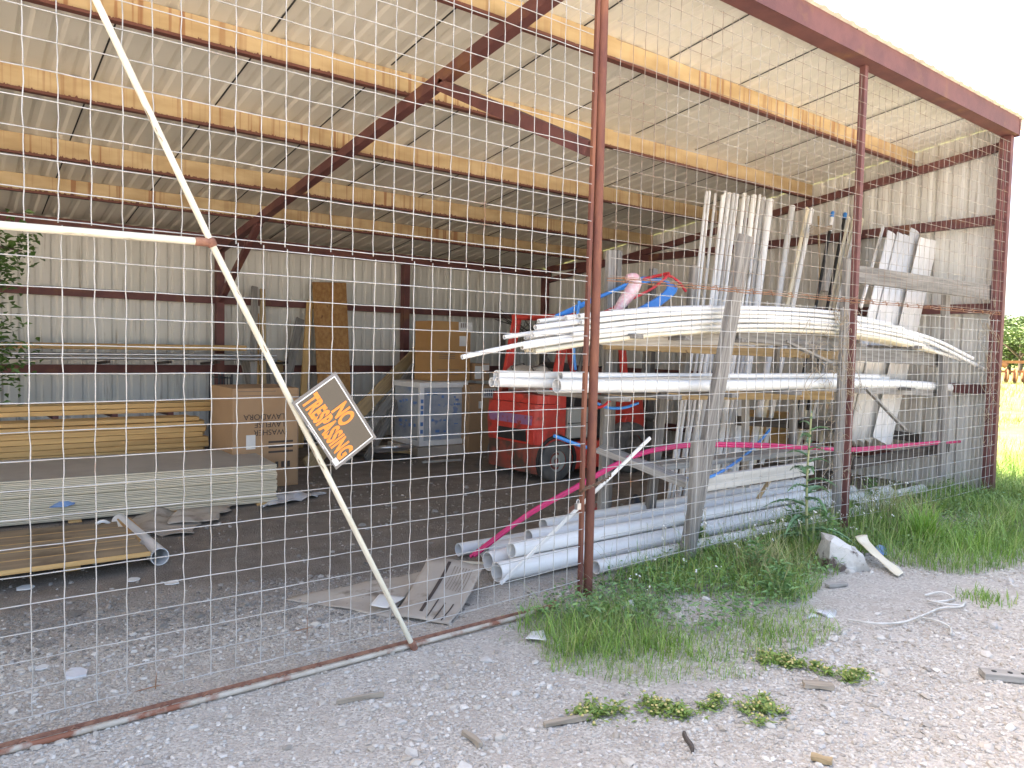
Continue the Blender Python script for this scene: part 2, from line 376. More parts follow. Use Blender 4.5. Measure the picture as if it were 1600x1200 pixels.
def world_m(o):
    m = o.matrix_basis.copy(); p = o.parent
    while p is not None: m = p.matrix_basis @ m; p = p.parent
    return m
def setp(o, M, parent):
    if parent is not None:
        o.parent = parent; o.matrix_basis = world_m(parent).inverted() @ M
    else: o.matrix_basis = M
def tag(o, label, cat, group=None, kind=None):
    if label: o['label'] = label
    if cat: o['category'] = cat
    if group: o['group'] = group
    if kind or cat: o['kind'] = kind or 'thing'
    return o
def thing(name, loc, label, cat, group=None):
    o = bpy.data.objects.new(name, None); o.empty_display_size = .1; COL.objects.link(o); o.matrix_basis = Matrix.Translation(Vector(loc)); return tag(o, label, cat, group)
def frame(p, q, up=(0, 0, 1)):
    p = Vector(p); q = Vector(q); d = (q - p).normalized(); up = Vector(up)
    if abs(d.dot(up)) > .98: up = Vector((0, -1, 0))
    s = up.cross(d).normalized(); t = d.cross(s)
    return Matrix(((d.x, s.x, t.x, p.x), (d.y, s.y, t.y, p.y), (d.z, s.z, t.z, p.z), (0, 0, 0, 1))), (q - p).length
def beam(name, p, q, w, h, m, parent=None, up=(0, 0, 1), bow=0.0, wear=.0):
    """a board from p to q: local x along the grain, w across, h along up"""
    M, L = frame(p, q, up); b = MB(); k = 7 if (bow or wear) else 2
    vs = []; ph = random.random() * 9
    for i in range(k):
        t = i / (k - 1); z = -bow * math.sin(math.pi * t)
        for a, c in ((-1, -1), (1, -1), (1, 1), (-1, 1)):
            j = wear * .5 * math.sin(7 * t + ph + a + 2 * c)
            vs.append((t * L + (wear * random.uniform(-.8, .8) if i in (0, k - 1) else 0), a * w / 2 + j, c * h / 2 + z + j * .6))
    fs = [(3, 2, 1, 0), tuple(4 * (k - 1) + x for x in (0, 1, 2, 3))]
    for i in range(k - 1):
        for e in range(4): fs.append((4 * i + e, 4 * i + (e + 1) % 4, 4 * i + 4 + (e + 1) % 4, 4 * i + 4 + e))
    b.add(vs, fs); me = bpy.data.meshes.new(name); me.from_pydata(b.v, [], b.f); me.materials.append(MATS[m]); me.update()
    o = bpy.data.objects.new(name, me); COL.objects.link(o); setp(o, M, parent)
    bv = o.modifiers.new('bevel', 'BEVEL'); bv.width = min(w, h) * .07; bv.segments = 1
    return o
def pipe(name, path, r, m, parent=None, wall=.004, n=12):
    """a hollow pipe; local x along it"""
    path = [Vector(p) for p in path]
    M, L = frame(path[0], path[-1]); inv = M.inverted()
    b = MB(); b.tube([inv @ p for p in path], r, n, wall=wall)
    me = bpy.data.meshes.new(name); me.from_pydata(b.v, [], b.f); me.polygons.foreach_set('use_smooth', b.s); me.materials.append(MATS[m]); me.update()
    o = bpy.data.objects.new(name, me); COL.objects.link(o); setp(o, M, parent); return o
def spline(pts, k=6):
    P = [Vector(p) for p in pts]; P = [P[0] * 2 - P[1]] + P + [P[-1] * 2 - P[-2]]; out = []
    for i in range(1, len(P) - 2):
        for j in range(k):
            t = j / k; a, b, c, d = P[i - 1], P[i], P[i + 1], P[i + 2]
            out.append(.5 * ((2 * b) + (c - a) * t + (2 * a - 5 * b + 4 * c - d) * t * t + (3 * b - a - 3 * c + d) * t ** 3))
    out.append(P[-2]); return out
def npmesh(name, V, faces_idx, nper, m, parent=None, smooth=False):
    me = bpy.data.meshes.new(name); V = np.asarray(V, np.float32).reshape(-1, 3); Fi = np.asarray(faces_idx, np.int32).reshape(-1)
    me.vertices.add(len(V)); me.vertices.foreach_set('co', V.ravel()); me.loops.add(len(Fi)); me.loops.foreach_set('vertex_index', Fi)
    nf = len(Fi) // nper; me.polygons.add(nf); me.polygons.foreach_set('loop_start', np.arange(nf, dtype=np.int32) * nper)
    me.polygons.foreach_set('loop_total', np.full(nf, nper, np.int32))
    me.polygons.foreach_set('use_smooth', np.full(nf, smooth)); me.materials.append(MATS[m]); me.update(calc_edges=True); me.validate()
    o = bpy.data.objects.new(name, me); COL.objects.link(o)
    if parent is not None: setp(o, Matrix.Identity(4), parent)
    return o
def text_mesh(body, M, size, m, parent, name, sx=1.0, bold=0.0, align='CENTER', ext=.0006, space=1.0, spread=1.0):
    cu = bpy.data.curves.new(name, 'FONT'); cu.body = body; cu.size = size; cu.align_x = align; cu.align_y = 'CENTER'; cu.offset = bold; cu.extrude = ext
    cu.space_line = space; cu.space_character = spread
    t = bpy.data.objects.new(name, cu); COL.objects.link(t); bpy.context.view_layer.update()
    me = bpy.data.meshes.new_from_object(t.evaluated_get(bpy.context.evaluated_depsgraph_get())); bpy.data.objects.remove(t)
    me.materials.clear(); me.materials.append(MATS[m]); me.name = name
    o = bpy.data.objects.new(name, me); COL.objects.link(o); setp(o, M @ Matrix.Scale(sx, 4, (1, 0, 0)), parent); return o
def blades(P, H, W, lean, m, name, parent=None, seg=3, curl=1.0):
    """grass blades at P (n,3)"""
    n = len(P); az = rng.uniform(0, 2 * np.pi, n); wz = az + np.pi / 2 + rng.uniform(-.6, .6, n)
    V = np.zeros((n, 2 * seg + 1, 3), np.float32)
    for i in range(seg + 1):
        t = i / seg; c = P + np.stack([np.cos(az) * lean * H * t ** (1 + curl), np.sin(az) * lean * H * t ** (1 + curl), H * (t - .25 * lean * t * t)], 1)
        if i < seg:
            w = W * (1 - .75 * t) * .5; off = np.stack([np.cos(wz) * w, np.sin(wz) * w, np.zeros(n)], 1)
            V[:, 2 * i] = c - off; V[:, 2 * i + 1] = c + off
        else: V[:, 2 * seg] = c
    k = 2 * seg + 1; tri = []
    for i in range(seg - 1): tri += [(2 * i, 2 * i + 1, 2 * i + 3), (2 * i, 2 * i + 3, 2 * i + 2)]
    tri.append((2 * seg - 2, 2 * seg - 1, 2 * seg)); tri = np.array(tri)
    Fi = (np.arange(n)[:, None, None] * k + tri[None]).reshape(-1)
    return npmesh(name, V, Fi, 3, m, parent)
def leaves(P, D, U, L, W, m, name, parent=None, fold=.25):
    """pointed leaves: base P, direction D, up U"""
    D = D / np.linalg.norm(D, axis=1, keepdims=True); S = np.cross(D, U); S /= (np.linalg.norm(S, axis=1, keepdims=True) + 1e-9); N = np.cross(S, D)
    L = np.broadcast_to(L, (len(P),))[:, None]; W = np.broadcast_to(W, (len(P),))[:, None]
    a = P; b = P + D * L * .45 + S * W * .5 + N * W * fold; c = P + D * L - N * W * .15; d = P + D * L * .45 - S * W * .5 + N * W * fold
    V = np.stack([a, b, c, d], 1); n = len(P)
    Fi = (np.arange(n)[:, None, None] * 4 + np.array([(0, 1, 2), (0, 2, 3)])[None]).reshape(-1)
    return npmesh(name, V, Fi, 3, m, parent)
def in_poly(x, y, poly):
    c = np.zeros(len(x), bool); j = len(poly) - 1
    for i in range(len(poly)):
        xi, yi = poly[i]; xj, yj = poly[j]
        c ^= ((yi > y) != (yj > y)) & (x < (xj - xi) * (y - yi) / (yj - yi + 1e-12) + xi); j = i
    return c
def scatter(poly, n, clump=0.0, cs=1.5):
    xs = [p[0] for p in poly]; ys = [p[1] for p in poly]; X = np.zeros(0); Y = np.zeros(0)
    while len(X) < n:
        x = rng.uniform(min(xs), max(xs), n * 3); y = rng.uniform(min(ys), max(ys), n * 3); k = in_poly(x, y, poly)
        if clump: 
            v = np.array([mnoise.noise(Vector((a * cs, b * cs, 3.3))) for a, b in zip(x, y)]); k &= v > (clump - 1 + rng.uniform(-.25, .25, len(x)))
        X = np.r_[X, x[k]]; Y = np.r_[Y, y[k]]
    return np.stack([X[:n], Y[:n], np.zeros(n)], 1)
def gpoly(pts): return [tuple(PZ(*p).xy) for p in pts]

# ================================================================== SETTING
def hgt(x, y): return 0.0
gm = MB()
xs = sorted(set([-900, -300, -100, -40, -15] + [i * .5 for i in range(-8, 32)] + [20, 28, 40, 70, 120, 300, 900]))
ys = sorted(set([-900, -300, -100, -40, -15] + [i * .5 for i in range(-8, 22)] + [14, 20, 28, 40, 70, 120, 300, 900]))
gm.add([(x, y, 0) for y in ys for x in xs], [(j * len(xs) + i, j * len(xs) + i + 1, (j + 1) * len(xs) + i + 1, (j + 1) * len(xs) + i) for j in range(len(ys) - 1) for i in range(len(xs) - 1)])
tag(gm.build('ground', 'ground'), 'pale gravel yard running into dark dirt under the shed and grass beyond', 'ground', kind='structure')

# pebbles: real stones strewn over the yard and the shed floor
def pebbles(name, P, size, m, label, cat='gravel'):
    t = (1 + 5 ** .5) / 2
    ico = np.array([(-1, t, 0), (1, t, 0), (-1, -t, 0), (1, -t, 0), (0, -1, t), (0, 1, t), (0, -1, -t), (0, 1, -t), (t, 0, -1), (t, 0, 1), (-t, 0, -1), (-t, 0, 1)]) / 1.9
    tri = np.array([(0, 11, 5), (0, 5, 1), (0, 1, 7), (0, 7, 10), (0, 10, 11), (1, 5, 9), (5, 11, 4), (11, 10, 2), (10, 7, 6), (7, 1, 8), (3, 9, 4), (3, 4, 2), (3, 2, 6), (3, 6, 8), (3, 8, 9), (4, 9, 5), (2, 4, 11), (6, 2, 10), (8, 6, 7), (9, 8, 1)])
    n = len(P); V = ico[None] * rng.uniform(.65, 1.3, (n, 12, 1)) * rng.uniform(.55, 1.25, (n, 1, 3)) * size[:, None, None] * np.array([1, 1, .62])
    a = rng.uniform(0, 6.28, n); ca, sa = np.cos(a)[:, None], np.sin(a)[:, None]
    V = np.stack([V[..., 0] * ca - V[..., 1] * sa, V[..., 0] * sa + V[..., 1] * ca, V[..., 2]], 2)
    V = V + P[:, None] + np.array([0, 0, 1])[None, None] * (size * .18)[:, None, None]
    o = npmesh(name, V, (np.arange(n)[:, None, None] * 12 + tri[None]).reshape(-1), 3, m); return tag(o, label, cat, kind='stuff')
yard = [(-1.2, 1.3), (-.8, -.6), (1.0, -2.0), (3.0, -2.6), (6.2, -2.4), (8.5, -1.2), (7.2, -.5), (4.6, -.2), (2.9, .3), (2.4, 1.1), (.8, 1.6)]
P1 = scatter(yard, 52000, .8, 1.2); s1 = rng.lognormal(math.log(.0056), .5, len(P1)).clip(.0022, .034)
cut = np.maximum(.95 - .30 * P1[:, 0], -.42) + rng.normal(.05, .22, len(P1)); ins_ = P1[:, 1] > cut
pebbles('gravel', P1[~ins_], s1[~ins_], 'gravel', 'loose pale gravel covering the yard in front of the shed')
floor_poly = [(-.5, 1.0), (2.5, .6), (5.0, .8), (6, 5), (1, 5)]
P2 = scatter(floor_poly, 2600, .9, 1.0); s2 = rng.lognormal(math.log(.006), .6, len(P2)).clip(.003, .035)
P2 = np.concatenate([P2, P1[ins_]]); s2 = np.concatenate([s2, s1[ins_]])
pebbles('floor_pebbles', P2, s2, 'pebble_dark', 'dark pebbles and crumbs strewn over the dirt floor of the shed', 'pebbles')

# ================================================================== SHED
XL, XR, YB = -8.6, 8.81, 7.5
BAYS = [-2.85, 2.97, 5.82, 8.735]
def roof_z(y): return 3.86 - .1333 * y
shed = thing('steel_shed', (2.97, 0, 0), 'open fronted steel shed with dull red frame and pale ribbed metal cladding', 'shed')
def ribbed(p0, ex, L, ez, H, en, name, m, pitch=.152, dep=.02, major=2, seed=0):
    """ribbed sheet: along ex for L, extruded along ez for H, ribs stand out along en"""
    p0 = Vector(p0); ex = Vector(ex); ez = Vector(ez); en = Vector(en); prof = []
    k = 0; x = 0
    while x < L:
        d = dep if k % major == 0 else dep * .55
        prof += [(x, 0), (x + pitch * .36, 0), (x + pitch * .50, d), (x + pitch * .72, d), (x + pitch * .86, 0)]; x += pitch; k += 1
    prof = [(min(a, L), b) for a, b in prof if a <= L + .001] + [(L, 0)]
    b = MB(); n = len(prof); nz = 3
    vs = [p0 + ex * a + en * d + ez * (H * j / (nz - 1)) for j in range(nz) for a, d in prof]
    b.add(vs, [(j * n + i, j * n + i + 1, (j + 1) * n + i + 1, (j + 1) * n + i) for j in range(nz - 1) for i in range(n - 1)])
    return b
sl = Vector((0, 1, -.1333)); slL = sl.length; sl.normalize()
rb = ribbed((XL, -.125, roof_z(-.125) + .045), (1, 0, 0), XR + .065 - XL, sl, (YB + .3) * slL, (0, 0, 1), 'roof_sheet', 'roof_metal', pitch=.19, dep=.012, major=1)
o = rb.build('roof_sheet', 'roof_metal', shed); sd = o.modifiers.new('thick', 'SOLIDIFY'); sd.thickness = .002
# lap seams between the roof sheets
sm = MB()
for k in range(19):
    x = XL + .42 + k * .912
    for (ya, yb) in ((-.1, 2.15), (2.25, 4.85), (4.95, 7.4)):
        xx = x + random.uniform(-.02, .02)
        sm.bar((xx, ya, roof_z(ya) + .040), (xx, yb, roof_z(yb) + .040), .011, .004, (0, 0, 1))
sm.build('sheet_lap_seam', 'inner_dark', shed)
# back wall, right wall
rb = ribbed((XL, YB + .03, -.03), (1, 0, 0), XR - XL, (0, 0, 1), 2.93, (0, 1, 0), '', '', pitch=.165)
rb.build('back_wall_sheet', 'wall_metal', shed)
rb = ribbed((XR + .02, -.02, .06), (0, 1, 0), YB + .02, (0, 0, 1), 1, (1, 0, 0), '', '', pitch=.165)
n2 = len(rb.v) // 3
vv = []
for j in range(3):
    for i in range(n2):
        p = Vector(rb.v[j * n2 + i]); top = roof_z(p.y) + .043; p.z = -.03 + (top + .03) * j / 2; vv.append(tuple(p))
rb.v = vv
rb.build('side_wall_sheet', 'wall_metal', shed)
# front header beam, trim
b = MB(); b.box((XL, -.09, 3.745), (XR - .04, .05, 3.765)); b.box((XL, -.085, 3.765), (XR - .04, -.075, 3.885)); b.box((XL, -.09, 3.885), (XR - .04, .05, 3.91))
b.box((XL, -.095, 3.745), (XR - .04, -.088, 3.915)); b.box((XR - .04, -.10, 3.73), (XR - .03, .05, 3.905))
b.build('front_beam', 'red_oxide', shed)
b = MB(); b.box((XR - .06, -.13, 3.905), (XR + .012, .4, 3.935)); b.box((XR - .028, -.11, 3.80), (XR + .012, .1, 3.90))
b.build('corner_trim', 'roof_metal', shed)
# purlins
for y in (.95, 2.20, 3.50, 4.86, 5.97):
    zb = roof_z(y) - .15
    b = MB()
    b.box((XL, 0, .003), (XR - .0, .006, .19)); b.box((XL, -.05, 0), (XR - .0, .006, .003)); b.box((XL, -.052, 0), (XR - .0, -.048, .02)); b.box((XL, .006, .187), (XR, .055, .19))
    o = b.build('purlin', 'purlin_coat', shed); setp(o, Matrix.Translation((0, y, zb)), shed)
b = MB(); b.box((XL, 7.30, 2.745), (XR, 7.44, 2.88)); b.build('eave_beam', 'red_oxide', shed)
# front posts
for i, x in enumerate(BAYS):
    b = MB(); 
    if i == 1:
        b.tube([(x + .015, .03, -.05), (x + .015, .03, 3.745)], .027, 16)
    elif i == 3:
        b.box((x - .03, -.05, -.05), (x + .045, .06, 3.745)); b.box((x - .075, -.01, -.05), (x - .03, .05, 3.70))
    else:
        b.box((x - .024, -.02, -.05), (x + .026, .03, 3.745)); 
    b.build('front_post', 'rust_post' if i == 1 else 'red_oxide', shed, origin=(x, 0, 0), bevel=.005 if i != 1 else 0)
# rafters + back columns + braces
for x in BAYS:
    ya, yb = .1, 7.3
    if 5 < x < 6:
        b = MB(); b.box((x - .05, 7.28, -.02), (x + .05, 7.40, roof_z(7.3) - .16)); b.build('back_column', 'red_oxide', shed)
    elif x < 8:
        b = MB(); b.bar((x, ya, roof_z(ya) - .195), (x, yb, roof_z(yb) - .195), .085, .09); b.build('rafter', 'red_oxide', shed)
        b = MB(); b.box((x - .05, 7.28, -.02), (x + .05, 7.40, roof_z(7.3) - .16)); b.build('back_column', 'red_oxide', shed)
        b = MB(); b.bar((x, 5.75, roof_z(5.75) - .24), (x, 7.3, 2.0), .07, .07); b.build('knee_brace', 'red_oxide', shed)
        b = MB(); b.bar((x, 1.72, roof_z(1.72) - .24), (x, .08, 2.60), .085, .085); b.build('knee_brace', 'red_oxide', shed)
    else:
        b = MB(); b.bar((8.75, .06, roof_z(.06) - .20), (8.75, 7.4, roof_z(7.4) - .20), .06, .085); b.build('rafter', 'red_oxide', shed)
        b = MB(); b.box((8.69, 7.33, -.02), (8.80, 7.44, 2.75)); b.build('back_column', 'red_oxide', shed)
for z in (1.08, 2.02):
    b = MB(); b.box((XL, 7.405, z - .055), (8.80, 7.50, z + .045)); b.build('wall_girt', 'red_oxide', shed)
for z in (.30, 1.12, 1.98, 2.90):
    b = MB(); b.box((8.725, .07 if z > .5 else 1.0, z - .05), (8.805, 7.33, z + .05)); b.build('wall_girt', 'red_oxide', shed)

# ================================================================== GATE AND WIRE FENCE
S = .1016
def wire_panel(x0, x1, z0, rows, name, m, parent, y=0.0, seed=0, sag=0.0, edge_row=None, jit=.004, ends=.02, r=.00225, phase=0.0, bulge=None):
    rs = random.Random(seed); b = MB(); cols = [x0 + phase + S * i for i in range(int((x1 - x0 - phase) / S) + 1)]
    zs = [z0 + S * k for k in range(rows)]
    def pos(x, z):
        dz = sag * math.sin(math.pi * (x - x0) / (x1 - x0)); dy = .012 * mnoise.noise(Vector((x * .9, z * .9, seed)))
        if bulge: dz += bulge(x, z)
        return Vector((x, y + dy, z + dz))
    for x in cols:
        path = []; 
        for k, z in enumerate(zs):
            p = pos(x, z); p.x += rs.uniform(-jit, jit) * .5
            if k: 
                q = pos(x, z - S / 2); q.x += rs.uniform(-jit, jit) * .8; path.append(q)
            path.append(p)
        path = [path[0] - Vector((0, 0, ends * rs.uniform(.2, 1)))] + path + [path[-1] + Vector((0, 0, ends * rs.uniform(.2, 1)))]
        b.tube(path, r, 5)
    for z in zs:
        path = [pos(x0 - ends * rs.uniform(.3, 1), z)]
        for x in cols:
            p = pos(x, z); p.y -= 2 * r; p.z += rs.uniform(-jit, jit) * .35; path.append(p)
        path.append(pos(x1 + ends * rs.uniform(-.3, 1), z)); path[0].y -= 2 * r; path[-1].y -= 2 * r
        b.tube(path, r, 5)
    return b.build(name, m, parent)
gate = thing('wire_gate', (2.9, -.03, 0), 'tall pale wire mesh gate with a diagonal white pipe brace and no trespassing board', 'gate')
GX0, GX1 = -1.0, 2.86
wire_panel(GX0, GX1, .105, 18, 'mesh_panel', 'wire', gate, y=-.02, seed=3, phase=(.233 + 1.0) % S, bulge=lambda x, z: .035 * max(0, (x - 1.6) / 1.3) ** 2 * max(0, 1 - z / .9))
wire_panel(GX0, GX1, 1.862, 19, 'mesh_panel', 'wire', gate, y=-.026, seed=4, phase=(.222 + 1.0) % S)
# gate pipes
diag0, node, diag1 = PY(150, 0, -.07), PY(330, 379, -.07), PY(645, 1009, -.06)
up = node + (diag0 - node) * 1.6; hz0_ = PY(0, 352, -.07); hz0_ = node + (hz0_ - node) * 3.2
pipe('brace_pipe', [up, node], .0128, 'pipe_paint', gate)
pipe('brace_pipe', [node, diag1], .0128, 'pipe_paint', gate)
pipe('cross_pipe', [hz0_, node], .0148, 'pipe_paint', gate)
b = MB(); b.tube([node + (hz0_ - node) * .028, node + (hz0_ - node) * .004], .0168, 14)
b.lathe([(.001, -.02), (.017, -.016), (.0195, 0), (.017, .016), (.001, .02)], node, (up - node), 14); b.build('pipe_joint', 'rust', gate, origin=node)
b = MB(); b.tube([diag1 + Vector((-.010, 0, .022)), diag1 + Vector((.010, 0, -.018))], .018, 12); b.build('pipe_joint', 'rust', gate, origin=diag1)
b = MB(); b.tube([(GX0, -.045, .016), (1.2, -.045, .014), (2.45, -.045, .022), (2.66, -.03, .03), (2.76, .02, .06)], .011, 12); b.build('bottom_rail', 'rail_paint', gate)
b = MB()
for k in range(24):
    x = GX0 + .1 + k * .155; b.tube([(x, -.036, .02), (x + .02, -.034, .034), (x + .04, -.036, .022)], .004, 6)
b.bar((GX0, -.028, .028), (2.5, -.028, .034), .008, .014); b.build('rail_tie', 'rust', gate)
b = MB(); b.bar((2.922, .03, .03), (2.915, .03, 1.0), .024, .024, (0, 1, 0)); b.bar((2.915, .03, 1.0), (2.945, .035, 3.6), .024, .024, (0, 1, 0)); b.build('hinge_stile', 'rust_post', gate, bevel=.003)
fence = thing('wire_fence', (4.4, -.03, 0), 'fixed wire mesh fence closing the two right hand bays between the red posts', 'fence')
for (xa, xb, sd_) in ((3.03, 5.80, 11), (5.87, 8.74, 12)):
    wire_panel(xa, xb, .16, 17, 'mesh_panel', 'wire', fence, y=-.035, seed=sd_, phase=.02, bulge=lambda x, z: .03 * math.sin((x - 3) * 1.1) * max(0, 1 - z / 1.0) + .012 * (x - 3) * (z - .8) / 1.2)
    wire_panel(xa, xb, 1.875, 18, 'upper_mesh', 'wire_top', fence, y=-.04, seed=sd_ + 5, phase=.03, bulge=lambda x, z: .015 * (x - 3) * .8, r=.0019)
b = MB()
for dz in (0, .018):
    path = [(3.0 + .1 * k, -.043, 1.845 + dz + .012 * (.1 * k) * .9 + random.uniform(-.004, .004)) for k in range(58)]
    b.tube(path, .0034, 5)
for k in range(26):
    x = 3.1 + k * .22 + random.uniform(-.05, .05); z = 1.853 + .0108 * (x - 3)
    b.tube([(x - .03, -.04, z + .01), (x, -.052, z + .02), (x + .02, -.05, z - .014), (x + .05, -.042, z + .006)], .003, 5)
b.build('splice_wire', 'wire_rusty', fence)

# chain and padlock round the gate post
ch = thing('chain', PY(920, 760, -.05), 'short rusty chain looped round the brown post and gate edge', 'chain')
pts = spline([PY(905, 772, -.02), PY(913, 765, -.075), PY(930, 757, -.08), PY(945, 750, -.06), PY(955, 742, .05)], 5)
b = MB()
for i in range(len(pts) - 1):
    p, q = pts[i], pts[i + 1]; d = (q - p).normalized(); s = Vector((0, 0, 1)) if i % 2 else d.cross(Vector((0, 0, 1))).normalized(); c = (p + q) / 2
    ring = [c + d * math.cos(a) * .016 + s * math.sin(a) * .009 for a in [k * math.pi / 4 for k in range(9)]]
    b.tube(ring, .0028, 5, cap=False)
b.build('chain_links', 'chain', ch)
c0 = PY(903, 785, -.03); b = MB(); b.box((c0.x - .014, c0.y - .012, c0.z - .04), (c0.x + .014, c0.y + .012, c0.z - .005)); b.tube([c0 + Vector((-.009, 0, -.006)), c0 + Vector((-.008, 0, .012)), c0 + Vector((0, 0, .018)), c0 + Vector((.008, 0, .012)), c0 + Vector((.009, 0, -.006))], .003, 6)
b.build('padlock', 'metal_pipe', ch)

# ------------------------------------------------------------------ no trespassing board
SY = -.095
tl, tr, br, bl = PY(461.7, 629.8, SY), PY(522.8, 588.5, SY), PY(584.3, 683.8, SY), PY(524.3, 726.5, SY)
# reading direction runs along tl->bl and tr->br ; the text's up runs from tl to tr
ex = ((bl - tl) + (br - tr)).normalized(); ey = (tr - tl); ey = (ey - ex * ey.dot(ex)).normalized(); ez = ex.cross(ey)
cen = (tl + tr + br + bl) / 4; SW = ((bl - tl).length + (br - tr).length) / 2; SH = ((tr - tl).length + (br - bl).length) / 2
SM = Matrix(((ex.x, ey.x, ez.x, cen.x), (ex.y, ey.y, ez.y, cen.y), (ex.z, ey.z, ez.z, cen.z), (0, 0, 0, 1)))
sign = thing('warning_sign', cen, 'black plastic NO TRESPASSING board with orange letters tilted on the gate pipe', 'sign')
def flat(name, rects, z, t, m, parent, M=SM):
    b = MB()
    for x0, y0, x1, y1 in rects: b.box((x0, y0, z), (x1, y1, z + t))
    o = b.build(name, m, parent); setp(o, M, parent); return o
w, h = SW / 2, SH / 2; fz = 1 if ez.y < 0 else -1
flat('board', [(-w - .013, -h - .011, w + .013, h + .013)], -.002, .002, 'sign_clear', sign)
flat('black_field', [(-w + .002, -h + .002, w - .002, h - .002)], .0003, .0006, 'sign_black', sign)
flat('white_border', [(-w, -h, w, -h + .0045), (-w, h - .0045, w, h), (-w, -h + .0045, -w + .0045, h - .0045), (w - .0045, -h + .0045, w, h - .0045)], .0003, .0012, 'sign_white', sign)
flat('price_sticker', [(w - .034, -h - .006, w - .001, -h + .018)], .0016, .0004, 'paper', sign)
text_mesh('NO', SM @ Matrix.Translation((-.004, h * .40, .0016)), .108, 'sign_orange', sign, 'lettering', sx=.52, bold=.0045)
text_mesh('TRESPASSING', SM @ Matrix.Translation((.0, -h * .44, .0016)), .108, 'sign_orange', sign, 'lettering', sx=.445, bold=.005, spread=1.08)
b = MB(); 
for k in range(22):
    x = -.06 + k * .006; b.box((x, -h - .0075, .0003), (x + .004 * random.uniform(.5, 1), -h - .0035, .0007))
o = b.build('small_print', 'sign_white', sign); setp(o, SM, sign)

# ================================================================== LEFT: LUMBER, SHEETS, PALLET
# stack of board sheets
A = PZ(433, 725, .36); A2 = PZ(0, 753, .36); d = (A - A2); d.z = 0; d.normalize(); nrm = Vector((-d.y, d.x, 0))
base0 = A - d * 2.44; base0.z = 0
NS = 24; th = .0112
for k in range(NS):
    top = k == NS - 1
    j = random.choice((-.004, 0, .004, .012)) + random.uniform(-.004, .004)
    p = base0 + d * (random.uniform(-.006, .006)) + nrm * j
    z = .018 + k * (th + .0031)
    t = thing('board_sheet', (p.x, p.y, z), 'topmost grey faced board sheet of the low stack on the shed floor' if top else 'pale edged board sheet lying inside the low stack on the shed floor', 'board', 'board sheets stacked on the shed floor')
    b = MB(); q = [(0, 0), (2.44, 0), (2.44, 1.19), (0, 1.19)]
    cs = [p + d * a + nrm * c for a, c in q]
    b.hexa([(v.x, v.y, z + .0006) for v in cs] + [(v.x, v.y, z + th - .0008) for v in cs]); b.build('core', 'gyp_edge', t)
    if top:
        cs = [p + d * a + nrm * c for a, c in [(.004, .004), (2.436, .004), (2.436, 1.186), (.004, 1.186)]]
        b = MB(); b.hexa([(v.x, v.y, z + th - .0006) for v in cs] + [(v.x, v.y, z + th + .0008) for v in cs]); b.build('paper_face', 'gyp_face', t)
for k in range(4):
    c0 = base0 + d * (.15 + k * .72)
    o = beam('timber_bearer', (c0.x - nrm.x * .02, c0.y - nrm.y * .02, .009), (c0.x + nrm.x * 1.2, c0.y + nrm.y * 1.2, .009), .09, .017, 'pine')
    tag(o, 'flat timber bearer under the low stack of board sheets', 'timber', 'bearers under the sheet stack')
# lumber pile behind
L0 = PY(0, 690, 5.0); L1 = PY(322, 680, 5.0)
zt = PY(200, 655, 5.0).z; zb = PY(200, 712, 5.0).z; rows = 6; hh = (zt - zb - .045) / rows
for r in range(rows):
    for c in range(3):
        jj = random.uniform(-.02, .05) if r < 5 else 0
        y = 5.02 + c * .145
        o = beam('lumber_board', (-1.5 + jj, y, zb + hh * (r + .5)), (2.14 + jj + (.04 if c == 1 else 0), y, zb + hh * (r + .5)), .14, hh * .93, 'pine')
        tag(o, 'yellow pine board in the long pile behind the board sheets', 'lumber', 'pine boards piled along the back')
for c in range(2):
    y = 5.06 + c * .15
    o = beam('lumber_board', (-1.6, y, zt - .02), (2.10 - .05 * c, y, zt - .02), .145, .04, 'pine'); tag(o, 'orange pine board laid loose on top of the long pile' + (' nearest the gate' if c == 0 else ', second from the gate'), 'lumber', 'pine boards piled along the back')
for k in range(4):
    x = -1.0 + k * .95; o = beam('pile_support', (x, 4.95, zb * .5), (x, 5.45, zb * .5), .09, zb - .002, 'old_dark_wood', up=(0, 0, 1)); tag(o, 'dark timber block holding the long pine pile off the floor', 'timber', 'blocks under the pine pile')
# bracket with two boards
zr = PY(200, 636, 5.5).z
br_ = thing('cantilever_rack', (1.0, 5.9, 0), 'dark bracket rack carrying two pine boards in front of the back wall', 'rack')
b = MB()
for px in (323, 673, 1003):
    c0 = PY(px / 3.81, 645, 5.5); b = MB(); b.bar((c0.x, 5.38, zr - .075), (c0.x, 7.38, zr - .13), .05, .035); b.build('bracket_arm', 'red_oxide', br_)
for k, (y, dz) in enumerate(((5.46, 0), (5.62, .004))):
    for lv in range(2):
        o = beam('rack_board', (-1.4, y, zr - .035 + lv * .052 + dz), (2.60 + .05 * k - .03 * lv, y, zr - .035 + lv * .052 + dz), .14, .046, 'pine')
        tag(o, ('lower' if lv == 0 else 'upper') + ' pine board on the dark brackets, ' + ('front' if k == 0 else 'rear') + ' one of its layer', 'lumber', 'pine boards on the brackets')
